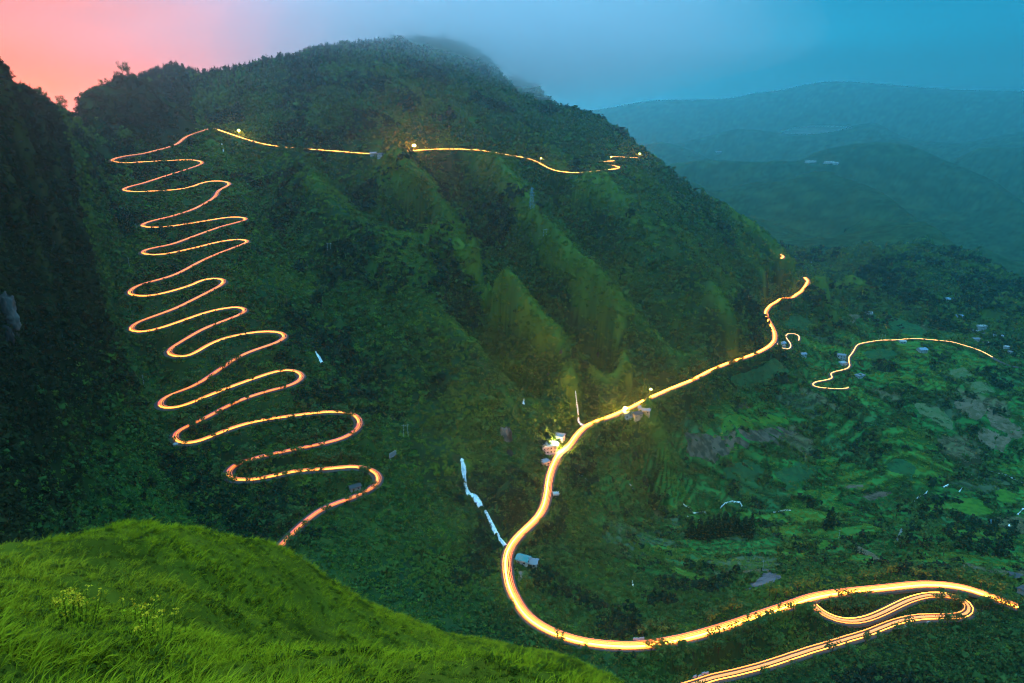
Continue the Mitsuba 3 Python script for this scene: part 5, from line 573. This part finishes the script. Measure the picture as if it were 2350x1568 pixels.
cr = CF(lp(x, y)); ok = (cr > .014) & (gg.random(len(x)) < .6) | (D < 2000) & (fb(x, y, 260, 3, 72) > .62)
for i, (px, py) in enumerate(zip(x[ok], y[ok])):
    s = gg.uniform(.7, 1.3) * (1 + .25 * D[ok][i] / 2000); place(f'far_woods__{i + 1:03d}', f'pine_model_{gg.integers(3)}', px, py, ground(px, py)[0] - 1.5, s, gg.uniform(0, 360), s * .9)
tag('far_woods', 'dark blue woods on the far hazy ridges', 'wood', kind='stuff'); print('far woods', ok.sum())

# ------------------------------------------------------------------ water
def drape(path, width, lift, step=2.0, taper=True, rough=.25, seed=0):
    s = resample(np.c_[path, ground(path[:, 0], path[:, 1])], step); k = np.random.default_rng(seed)
    s[:, 2] = gaussian_filter1d(ground(s[:, 0], s[:, 1]), 1.5, mode='nearest') + lift; rr = frames(s); wd = width * (1 + rough * gaussian_filter1d(k.normal(size=len(s)), 1) * 2)
    if taper: wd = wd * np.linspace(.55, 1.1, len(s))
    offs = [-.5, -.2, .2, .5]; hts = [-.9, .15, .25, -.9]
    v = np.concatenate([s + rr * (wd * o)[:, None] + [0, 0, h] + np.array([0, 0, .2]) * k.normal(size=(len(s), 1)) * rough for o, h in zip(offs, hts)]); n = len(s); f = []
    for a in range(3):
        i = np.arange(n - 1) + a * n; f += [np.stack([i, i + n, i + n + 1], 1), np.stack([i, i + n + 1, i + 1], 1)]
    return v, np.vstack(f)
FL = ['tall white waterfall dropping from the cliff left of the bright road', 'narrow white cascade below the tall waterfall', 'foaming white cascade meeting the roadside below the tall waterfall', 'thin straight white waterfall falling to the bright road under the spurs', 'short white waterfall in the ravine right of the hairpins', 'tiny white waterfall high in the gully between the spurs', 'thin pale cascade below the start of the mountain road']
for i, t in enumerate(FALLS):
    key = 'waterfall' if i == 0 else f'waterfall_{i:03d}'; add(key, drape(rows(t), [4.4, 3.0, 2.6, 2.4, 2.8, 1.6, 1.8][i], 1.1, 1.5, True, .16, i), 'white_water', smooth=True); tag(key, FL[i], 'waterfall')
for i, t in enumerate(STREAMS):
    key = 'stream' if i == 0 else f'stream_{i:03d}'; add(key, drape(rows(t), 1.1, .8, 1.5, False, .45, 40 + i), 'white_water', smooth=True); tag(key, 'white water of the valley stream showing between the bushes', kind='structure')

# ------------------------------------------------------------------ fields and bare ground, draped a hand above the land
def patch(poly, lift, cell=2.6):
    p = shapely.Polygon(poly).buffer(0); p = max(getattr(p, 'geoms', [p]), key=lambda a: a.area).buffer(2).buffer(-2); p = shapely.Polygon(chaikin(np.array(p.exterior.coords)[:-1]))
    x0, y0, x1, y1 = p.bounds; gx, gy = np.meshgrid(np.arange(x0 - cell, x1 + cell, cell), np.arange(y0 - cell, y1 + cell, cell), indexing='ij')
    ins = shapely.contains_xy(p, gx, gy); z = ground(gx.ravel(), gy.ravel()).reshape(gx.shape); z = gaussian_filter(z, 1.2) + lift + .12 * np.sin(gy * 1.3 + gx * .4)
    edge = gaussian_filter(ins.astype(float), .8); z = z - .9 * (edge < .55)
    i = np.arange(gx.size).reshape(gx.shape); qm = ins[:-1, :-1] | ins[1:, :-1] | ins[1:, 1:] | ins[:-1, 1:]
    q = np.stack([i[:-1, :-1], i[1:, :-1], i[1:, 1:], i[:-1, 1:]], -1)[qm]; f = np.vstack([q[:, [0, 1, 2]], q[:, [0, 2, 3]]]); u, inv = np.unique(f, return_inverse=True)
    return np.stack([gx, gy, z], -1).reshape(-1, 3)[u], inv.reshape(-1, 3)
def chaikin(p):
    for _ in range(2): p = np.stack([.75 * p + .25 * np.roll(p, -1, 0), .25 * p + .75 * np.roll(p, -1, 0)], 1).reshape(-1, 2)
    return p
def soil(name, a, b):
    def fn(p, n, uv, a=a, b=b): return mikit.mix(a, b, mikit.smoothstep(.3, .7, mikit.fbm(p.x / 4, p.y / 4, 0, 3)))
    scene[name] = {'type': 'twosided', 'bsdf': {'type': 'diffuse', 'reflectance': mikit.proc(fn)}}
soil('ploughed', (.05, .045, .03), (.13, .095, .07)); soil('crop_bright', (.03, .12, .018), (.055, .17, .022)); soil('crop_pale', (.06, .13, .05), (.12, .15, .07)); soil('crop_dark', (.012, .075, .03), (.02, .10, .035)); soil('crop_brown', (.08, .085, .045), (.16, .13, .085)); soil('gravel', (.07, .075, .085), (.13, .135, .15)); soil('yard', (.16, .13, .11), (.26, .22, .19))
FW = dict(ploughed='bare ploughed purple brown field terrace', crop_bright='bright green crop field', crop_pale='pale grey green field', crop_dark='dark green crop field', crop_brown='brownish withered field')
for i, t in enumerate(FIELDS):
    key = 'field' if i == 0 else f'field_{i:03d}'; add(key, patch(rows(t), .55), FK[i], smooth=True); tag(key, FW[FK[i]] + ' on the valley floor', kind='structure')
for i, t in enumerate(BARE):
    if i == 3: continue
    key = 'bare_ground' if i == 0 else f'bare_ground_{i:03d}'; add(key, patch(rows(t), .8 if i == 0 else .5), 'gravel' if i != 1 else 'yard', smooth=True); tag(key, ['grey gravel slope above the bright road at the lower right', 'bare earth yard inside the bend of the bright road', 'dark paved pull off below the bend of the bright road'][i], kind='structure')

# ------------------------------------------------------------------ rock faces
RL = ['grey rock cliff at the left edge of the picture', 'lower broken rock of the left edge cliff', 'tall grey cliff at the nose of the first spur, left of the bright road', 'foot of the grey cliff beside the spur', 'small rock scar on the right spur', 'small rock scar on the middle spur', 'small pale rock on the lower middle spur']
for i, (x, y) in enumerate(rows(CLIFFS)):
    m = trimesh.creation.icosphere(4, 1.0); v = np.asarray(m.vertices).copy(); s = np.array([[7, 4, 15.0], [4, 3, 7], [6, 4, 15], [4, 3, 6], [2.5, 2, 4], [2, 2, 4], [2, 2, 4]][i]) * .9
    n_ = meshkit.fbm(v * s / [2.2, 2.2, 4.5] + i * 7.3, 4, seed=i); v = v * s * (.62 + .45 * np.abs(n_ - .5) * 2 + .35 * meshkit.fbm(v * 1.3 + i, 2, seed=40 + i))[:, None]
    key = 'rock_face' if i == 0 else f'rock_face_{i:03d}'; add(key, (v + [x, y, ground(x, y)[0] - .15 * s[2]], np.asarray(m.faces)), 'rock'); tag(key, RL[i], 'rock')

# ------------------------------------------------------------------ houses
def house(key, x, y, rot, w, d, h, wall, roof, style, label, group=None, storeys=1, z=None):
    z = float(ground(x, y)[0]) if z is None else z; M = T().translate([float(x), float(y), z]).rotate([0, 0, 1], rot)
    def part(name, mesh, mat): scene[f'{key}__{name}'] = mikit.ply(mesh, mat, to_world=M)
    part('wall', box(w, d, h + 3, (0, 0, h / 2 - 1.5)), wall)
    if style == 'flat':
        part('roof', merge([box(w + .8, d + .8, .3, (0, 0, h + .15)), box(w + .8, .2, .5, (0, d / 2 + .3, h + .55)), box(w + .8, .2, .5, (0, -d / 2 - .3, h + .55)), box(.2, d + .4, .5, (w / 2 + .3, 0, h + .55)), box(.2, d + .4, .5, (-w / 2 - .3, 0, h + .55))]), roof)
    else:
        e, rh = .7, d * .24; hw, hd_ = w / 2 + e, d / 2 + e; t = .22
        v = [[-hw, -hd_, h - .15], [hw, -hd_, h - .15], [hw, 0, h + rh], [-hw, 0, h + rh], [-hw, hd_, h - .15], [hw, hd_, h - .15]]; v = np.array(v + [[a, b, c + t] for a, b, c in v])
        f = np.array([[0, 1, 2], [0, 2, 3], [3, 2, 5], [3, 5, 4], [6, 8, 7], [6, 9, 8], [9, 11, 8], [9, 10, 11], [0, 7, 1], [0, 6, 7], [4, 5, 11], [4, 11, 10], [0, 3, 9], [0, 9, 6], [3, 4, 10], [3, 10, 9], [1, 8, 2], [1, 7, 8], [2, 11, 5], [2, 8, 11]])
        gv = np.array([[-w / 2, -d / 2, h], [-w / 2, d / 2, h], [-w / 2, 0, h + rh - .12], [w / 2, -d / 2, h], [w / 2, d / 2, h], [w / 2, 0, h + rh - .12]])
        part('gable', (gv, np.array([[0, 2, 1], [3, 4, 5], [0, 3, 5], [0, 5, 2], [1, 2, 5], [1, 5, 4]])), wall); part('roof', (v, f), roof)
    n = 0
    for st in range(storeys):
        zc = (st + .5) * h / storeys + .15
        for k in range(max(2, int(w / 3))):
            xx = -w / 2 + (k + .5) * w / max(2, int(w / 3))
            if st == 0 and k == 0: part('door', box(1.1, .1, 2.1, (xx, -d / 2 - .03, 1.05)), 'door_brown'); continue
            part('window' if n == 0 else f'window_{n:03d}', box(1.3, .1, 1.2, (xx, -d / 2 - .03, zc)), 'window_dark'); n += 1
    part(f'window_{n:03d}' if n else 'window', box(.1, 1.3, 1.1, (w / 2 + .03, 0, h * .55)), 'window_dark'); tag(key, label, 'house', group)
g = np.random.default_rng(41)
HS = [('white_wall', 'blue_roof', 'gable', 11, 8, 6.5, 2, 'white house with a pale blue roof where the lane leaves the main road'), ('white_wall', 'grey_roof', 'gable', 9, 7, 4, 1, 'white house with two pale roofs below the lane loop'),
      ('white_wall', 'grey_roof', 'flat', 12, 9, 7, 2, 'largest white flat roofed house left of the winding village road'), ('white_wall', 'white_wall', 'flat', 10, 8, 3.2, 1, 'low white slab roofed annex below the largest white house'), ('white_wall', 'grey_roof', 'flat', 13, 8, 3, 1, 'wide grey slab roof among trees right of the winding road'),
      ('white_wall', 'grey_roof', 'gable', 8, 5, 3, 1, 'small grey house in the fields above the winding road'), ('white_wall', 'white_wall', 'gable', 10, 6, 3, 1, 'small pale house just under the winding road'), ('white_wall', 'blue_roof', 'gable', 12, 10, 5, 2, 'bright house among trees below the winding road'),
      ('white_wall', 'white_wall', 'gable', 12, 7, 4, 1, 'white roofed house at the top of the terraced fields'), ('white_wall', 'blue_roof', 'gable', 12, 8, 4, 1, 'pale blue house at the edge of the upper wood'), ('white_wall', 'white_wall', 'flat', 15, 9, 7, 2, 'white house at the centre of the far village'),
      ('white_wall', 'dark_roof', 'flat', 10, 7, 4, 1, 'lit house in front of the far village centre'), ('white_wall', 'grey_roof', 'gable', 9, 7, 4, 1, 'grey roofed house left of the far village centre'), ('white_wall', 'grey_roof', 'gable', 10, 7, 5, 1, 'tall pale house below the far village'),
      ('white_wall', 'grey_roof', 'gable', 8, 6, 3, 1, 'little pale house right of the tall pale house'), ('white_wall', 'white_wall', 'flat', 8, 6, 6, 2, 'white two storey house near the right edge'), ('white_wall', 'grey_roof', 'flat', 6, 5, 3, 1, 'tiny white house near the right edge, lowest of the village'), ('white_wall', 'grey_roof', 'gable', 14, 9, 4, 1, 'wide grey blue roof at the right of the far village'),
      ('white_wall', 'blue_roof', 'gable', 22, 10, 5, 1, 'long blurred blue building in the gap of the upper wood'), ('white_wall', 'teal_roof', 'gable', 7, 5.5, 3.4, 1, 'small roadside house with a teal roof inside the bright bend'), ('concrete', 'grey_roof', 'gable', 6, 5, 3, 1, 'grey shack next to the teal roofed house'), ('white_wall', 'white_wall', 'flat', 3.5, 3, 2.6, 1, 'small white kiosk beside the blazing road'),
      ('white_wall', 'white_wall', 'flat', 12, 9, 6, 2, 'brightest floodlit house beside the blazing road'), ('white_wall', 'grey_roof', 'flat', 8, 7, 5, 2, 'floodlit back house behind the brightest house'), ('concrete', 'grey_roof', 'flat', 6, 5, 3, 1, 'low shed at the roadside below the brightest house'), ('concrete', 'grey_roof', 'gable', 9, 6, 4, 1, 'roadside house glowing at the narrows of the road'),
      ('concrete', 'dark_roof', 'gable', 8, 6, 3.5, 1, 'dark roofed house behind the second floodlight'), ('white_wall', 'grey_roof', 'flat', 8, 6, 4, 1, 'house under the second floodlight at the roadside'), ('concrete', 'grey_roof', 'gable', 7, 5, 3.5, 1, 'lit house among trees right of the second floodlight'), ('concrete', 'dark_roof', 'gable', 6, 5, 3, 1, 'dark farm hut in the scrub at the right edge'),
      ('concrete', 'dark_roof', 'gable', 5, 4, 3, 1, 'half hidden hut at the lower right edge'), ('white_wall', 'grey_roof', 'flat', 9, 7, 5, 2, 'pale house on the spur below the mountain road'), ('white_wall', 'grey_roof', 'gable', 7, 5, 3, 1, 'small house left of the pale spur house'), ('concrete', 'dark_roof', 'gable', 7, 4, 3, 1, 'open shed inside the lowest hairpin bend')]
for i, ((x, y), (wall, roof, style, w_, d_, h_, st, l)) in enumerate(zip(rows(HOUSES), HS)):
    d, j = RK.query([x, y]); need = RWID[j] / 2 + max(w_, d_) * .55
    if d < need: v = np.array([x, y]) - ALLR[j, :2]; v = v / (np.linalg.norm(v) + 1e-6) * need; x, y = ALLR[j, 0] + v[0], ALLR[j, 1] + v[1]
    kk_ = .82 if i < 19 else 1.0
    house('house' if i == 0 else f'house_{i:03d}', x, y, float(g.uniform(-35, 35)), w_ * kk_, d_ * kk_, h_ * kk_, wall, roof, style, l, None, st, min(float(ground(x, y)[0]), float(ALLR[j, 2]) + 1.0) if d < 26 else None)
for i, (x, y) in enumerate(rows(FARSHEDS)):
    house('farm_shed' if i == 0 else f'farm_shed_{i:03d}', x, y, 0.0, [46, 42, 22, 30, 40][i], 12, 5, 'white_wall', 'white_wall', 'gable', ['long white shed on the hazy ridge, left of the pair', 'long white shed on the hazy ridge, right of the pair', 'short white shed at the end of the right hand shed', 'pale sheds in the mist below the right shoulder', 'faint white building in the mist under the farthest range'][i])

# ------------------------------------------------------------------ pylons, poles and small roadside things
def pylon(key, x, y, h, label, mat='steel_blue', rot=20):
    z = float(ground(x, y)[0]); M = T().translate([float(x), float(y), z - .5]).rotate([0, 0, 1], rot); b, t = h * .11, h * .018
    def part(n, m): scene[f'{key}__{n}'] = mikit.ply(m, mat, to_world=M)
    C = [(-1, -1), (1, -1), (1, 1), (-1, 1)]; rad = lambda u: b + (t - b) * min(1, u / .78)
    for k, (sx, sy) in enumerate(C): part('leg' if k == 0 else f'leg_{k:03d}', bar([sx * b, sy * b, 0], [sx * t, sy * t, h], .16, 4, .1))
    br = []
    for lv in range(7):
        u0, u1 = lv / 7, (lv + 1) / 7; r0, r1 = b + (t - b) * u0, b + (t - b) * u1
        for k in range(4):
            p, q_ = C[k], C[(k + 1) % 4]; br += [bar([p[0] * r0, p[1] * r0, u0 * h], [q_[0] * r1, q_[1] * r1, u1 * h], .08), bar([q_[0] * r0, q_[1] * r0, u0 * h], [p[0] * r1, p[1] * r1, u1 * h], .08)]
    part('bracing', merge(br))
    for k, u in enumerate((.62, .76, .9)):
        l = h * (.15 - .02 * k); part('crossarm' if k == 0 else f'crossarm_{k:03d}', merge([bar([-l, 0, u * h], [l, 0, u * h], .12), bar([-l, 0, u * h], [0, 0, u * h + 1.2], .08), bar([l, 0, u * h], [0, 0, u * h + 1.2], .08)]))
    tag(key, label, 'pylon')
PL = ['blue lattice pylon on the central spur of the mountain', 'pale lattice pylon on the bright knoll at the lower right', 'blue pylon standing in the dark wood at the right', 'faint pylon in the mist on the mountain skyline']
for i, (x, y) in enumerate(rows(PYLONS)): pylon('pylon' if i == 0 else f'pylon_{i:03d}', x, y, [25, 13, 11, 22][i], PL[i], 'steel_blue' if i != 1 else 'steel_grey')
def hpole(key, x, y, h, label):
    z = float(ground(x, y)[0]); M = T().translate([float(x), float(y), z - .5]).rotate([0, 0, 1], 15)
    for k, s in enumerate((-1.6, 1.6)): scene[f'{key}__post' + (f'_{k:03d}' if k else '')] = mikit.ply(bar([s, 0, 0], [s, 0, h], .16, 6, .11), 'steel_grey', to_world=M)
    scene[f'{key}__crossarm'] = mikit.ply(bar([-2.8, 0, h - .8], [2.8, 0, h - .8], .12), 'steel_grey', to_world=M); tag(key, label, 'power pole')
for i, (x, y) in enumerate(rows(HPOLES)): hpole('twin_pole' if i == 0 else f'twin_pole_{i:03d}', x, y, 11, ['twin legged power pole on the crest of the middle spur', 'twin legged power pole on the wooded knoll left of the spurs', 'twin legged power pole below the short lit road', 'twin legged power pole in the terraces above the village', 'twin legged power pole on the crest right of the hairpins'][i])
def pole(key, x, y, h, label):
    z = float(ground(x, y)[0]); M = T().translate([float(x), float(y), z - .5])
    scene[f'{key}__post'] = mikit.ply(bar([0, 0, 0], [0, 0, h], .15, 6, .1), 'steel_grey', to_world=M); scene[f'{key}__crossarm'] = mikit.ply(bar([-.9, 0, h - .5], [.9, 0, h - .5], .08), 'steel_grey', to_world=M); tag(key, label, 'power pole')
for i, (x, y) in enumerate(rows(POLES)): pole('power_pole' if i == 0 else f'power_pole_{i:03d}', x, y, 10 if i != 3 else 8, ['leftmost of three pale poles by the winding village road', 'middle of three pale poles by the winding village road', 'rightmost of three pale poles by the winding village road', 'white topped pole beside the bright green field', 'pale pole at the top of the gravel slope', 'slim pole left of the upper hairpins', 'slim pole in the gully left of the middle hairpins', 'slim pole in the green gully left of the lower hairpins', 'short pole beside the road at the second floodlight'][i])
x, y = rows(BOARD)[0]; z = float(ground(x, y)[0]); M = T().translate([x, y, z]).rotate([0, 0, 1], 55)
for k, s in enumerate((-2.2, 2.2)): scene['billboard__post' + (f'_{k:03d}' if k else '')] = mikit.ply(bar([s, .15, -1], [s, .15, 5.5], .14, 6), 'steel_grey', to_world=M)
scene['billboard__panel'] = mikit.ply(box(6.4, .12, 3.6, (0, 0, 4.0)), 'board_grey', to_world=M); scene['billboard__frame'] = mikit.ply(merge([box(6.7, .2, .16, (0, 0, 5.88)), box(6.7, .2, .16, (0, 0, 2.12)), box(.16, .2, 3.6, (3.28, 0, 4)), box(.16, .2, 3.6, (-3.28, 0, 4))]), 'steel_grey', to_world=M)
tag('billboard', 'grey billboard on posts above the lowest hairpin bend', 'billboard')
x, y = rows(TANK)[0]; z = float(ground(x, y)[0]); M = T().translate([x, y, z])
scene['water_tank__body'] = mikit.ply(tm(trimesh.creation.cylinder(1.6, 2.6, sections=20)), 'concrete', smooth=30, to_world=M); scene['water_tank__lid'] = mikit.ply(tm(trimesh.creation.revolve(np.array([[0, 1.75], [1.0, 1.65], [1.75, 1.35], [1.75, 1.2], [0, 1.2]]), sections=20)), 'white_wall', smooth=30, to_world=M)
tag('water_tank', 'small round white topped tank below the left end of a hairpin', 'tank')
BL = ['guard block']
def blocklabel(i): return ['white guard block at the bottom edge of the lower road, leftmost of four', 'second white guard block at the bottom edge of the lower road', 'third white guard block at the bottom edge of the lower road', 'white guard block at the bottom edge of the lower road, rightmost of four', 'pale guard block on the middle of the lower looping road, left', 'pale guard block on the middle of the lower looping road, right', 'pale guard block on the lower looping road near its right end', 'white guard block on the far side of the bright road, leftmost of three', 'white guard block on the far side of the bright road, middle of three', 'white guard block on the far side of the bright road, rightmost of three'][i]
for i, (x, y) in enumerate(rows(BLOCKS)):
    d, j = RK.query([x, y]); v = np.array([x, y]) - ALLR[j, :2]; v = v / (np.linalg.norm(v) + 1e-6) * (RWID[j] / 2 + 1.0); x, y = ALLR[j, 0] + v[0], ALLR[j, 1] + v[1]; jn = ALLR[min(j + 1, len(ALLR) - 1)] - ALLR[max(j - 1, 0)]
    key = 'guard_block' if i == 0 else f'guard_block_{i:03d}'; m = trimesh.creation.box([2.2, .7, 1.5]); m.vertices[m.vertices[:, 2] > 0] *= [.93, .6, 1]
    scene[key] = mikit.ply(m, 'white_wall', to_world=T().translate([float(x), float(y), float(ALLR[j, 2]) + .3]).rotate([0, 0, 1], math.degrees(math.atan2(jn[1], jn[0])))); tag(key, blocklabel(i), 'guard block')

# ------------------------------------------------------------------ flood lamps
LL = ['dazzling orange lamp on the road across the mountain face', 'yellow lamp near the start of the mountain road', 'orange lamp at the far right end of the mountain road', 'brightest floodlamp at the house beside the blazing road', 'second brightest floodlamp at the roadside before the narrows', 'lamp at the sharp drop of the mountain road', 'lamp at the switchback on the right shoulder', 'lamp in the roadside cluster at the narrows']
LC = [(70, 13, .6), (50, 17, 1), (40, 9, .6), (170, 75, 9), (45, 19, 2), (25, 8, .6), (25, 8, .6), (40, 17, 2)]
for i, (x, y) in enumerate(rows(LAMPS)):
    d, j = RK.query([x, y]); v = np.array([x, y]) - ALLR[j, :2]; nv = np.linalg.norm(v); rr_ = RWID[j] / 2 + 1.2
    if nv < rr_ or i in (0, 1, 2): v = v / (nv + 1e-6) * rr_; x, y = ALLR[j, 0] + v[0], ALLR[j, 1] + v[1]
    z = max(float(ground(x, y)[0]), ALLR[j, 2] - .5); key = 'street_lamp' if i == 0 else f'street_lamp_{i:03d}'; h = 7.5
    scene[f'{key}__post'] = mikit.ply(merge([bar([x, y, z - 1], [x, y, z + h], .14, 6, .09), bar([x, y, z + h], [x + .9, y - .9, z + h + .3], .08, 5)]), 'steel_grey')
    ls = trimesh.creation.icosphere(2, 1.0); ls.vertices *= np.array([1.1, 1.1, .75]) * [2.0, 1.4, 1.4, 2.2, 1.7, 1, 1, 1][i]; ls.vertices += [x + .9, y - .9, z + h - .3]
    scene[f'{key}__lamp_head'] = mikit.ply(ls, 'emitter_body', smooth=True, emitter={'type': 'area', 'sampling_weight': 5.0 if i < 5 else 1.5, 'radiance': {'type': 'rgb', 'value': [c * (20 if i in (0, 3) else 9 if i < 5 else 5) * EM for c in LC[i]]}}); tag(key, LL[i], 'lamp')

# ------------------------------------------------------------------ flowers on the near hill
FLW = ['yellow flowering plant on the left of the near hill, upper of a pair', 'yellow flowering plant on the left of the near hill, lower of a pair', 'sparse yellow flowers below the pair on the near hill', 'yellow flower stalks left of the bottom centre of the hill', 'yellow flower stalks at the bottom of the hill', 'lowest yellow flower stalk at the bottom edge']
for i, (x, y) in enumerate(rows(FLOWERS)):
    key = 'flower_plant' if i == 0 else f'flower_plant_{i:03d}'; z = float(GF(lp(x, y)).ravel()[0]); g = np.random.default_rng(90 + i); st, fl, lf = [], [], []
    for k in range(9 if i < 2 else 5):
        a = g.uniform(0, 6.28); b = np.array([math.cos(a), math.sin(a), 0]) * g.uniform(0, .5); t_ = b * 1.7 + [.25, 0, g.uniform(1.0, 1.7)]; st.append(bar(b - [0, 0, .2], t_, .018, 4, .01)); v, f = clump(g, 12, .2, .09, .055, z0=.001); fl.append((v + t_, f)); v, f = clump(g, 8, .16, .3, .07, z0=.001); lf.append((v + (b + t_) / 2, f))
    M = T().translate([x, y, z])
    scene[f'{key}__stem'] = mikit.ply(merge(st), 'stem_green', to_world=M); scene[f'{key}__flower'] = mikit.ply(merge(fl), 'petal_yellow', to_world=M); scene[f'{key}__leaf'] = mikit.ply(merge(lf), 'leaf_meadow', to_world=M); tag(key, FLW[i], 'flower'); tag(f'{key}__flower', kind='stuff'); tag(f'{key}__leaf', kind='stuff')

# trees that look alike are told apart by their place in the row
rows_of = {}
for k_, l_ in labels.items():
    if l_.get('category') == 'tree' and l_.get('group'): m_ = np.array(scene[k_]['to_world'].matrix); rows_of.setdefault(l_['label'], []).append((float(m_[0, 3] / m_[1, 3]), k_))
def ordinal(n): return f"{n}{'th' if 10 <= n % 100 <= 20 else {1: 'st', 2: 'nd', 3: 'rd'}.get(n % 10, 'th')}"
for l_, ks in rows_of.items():
    if len(ks) < 2: continue
    for n_, (_, k_) in enumerate(sorted(ks)): labels[k_]['label'] = f'{l_}, {ordinal(n_ + 1)} from left'
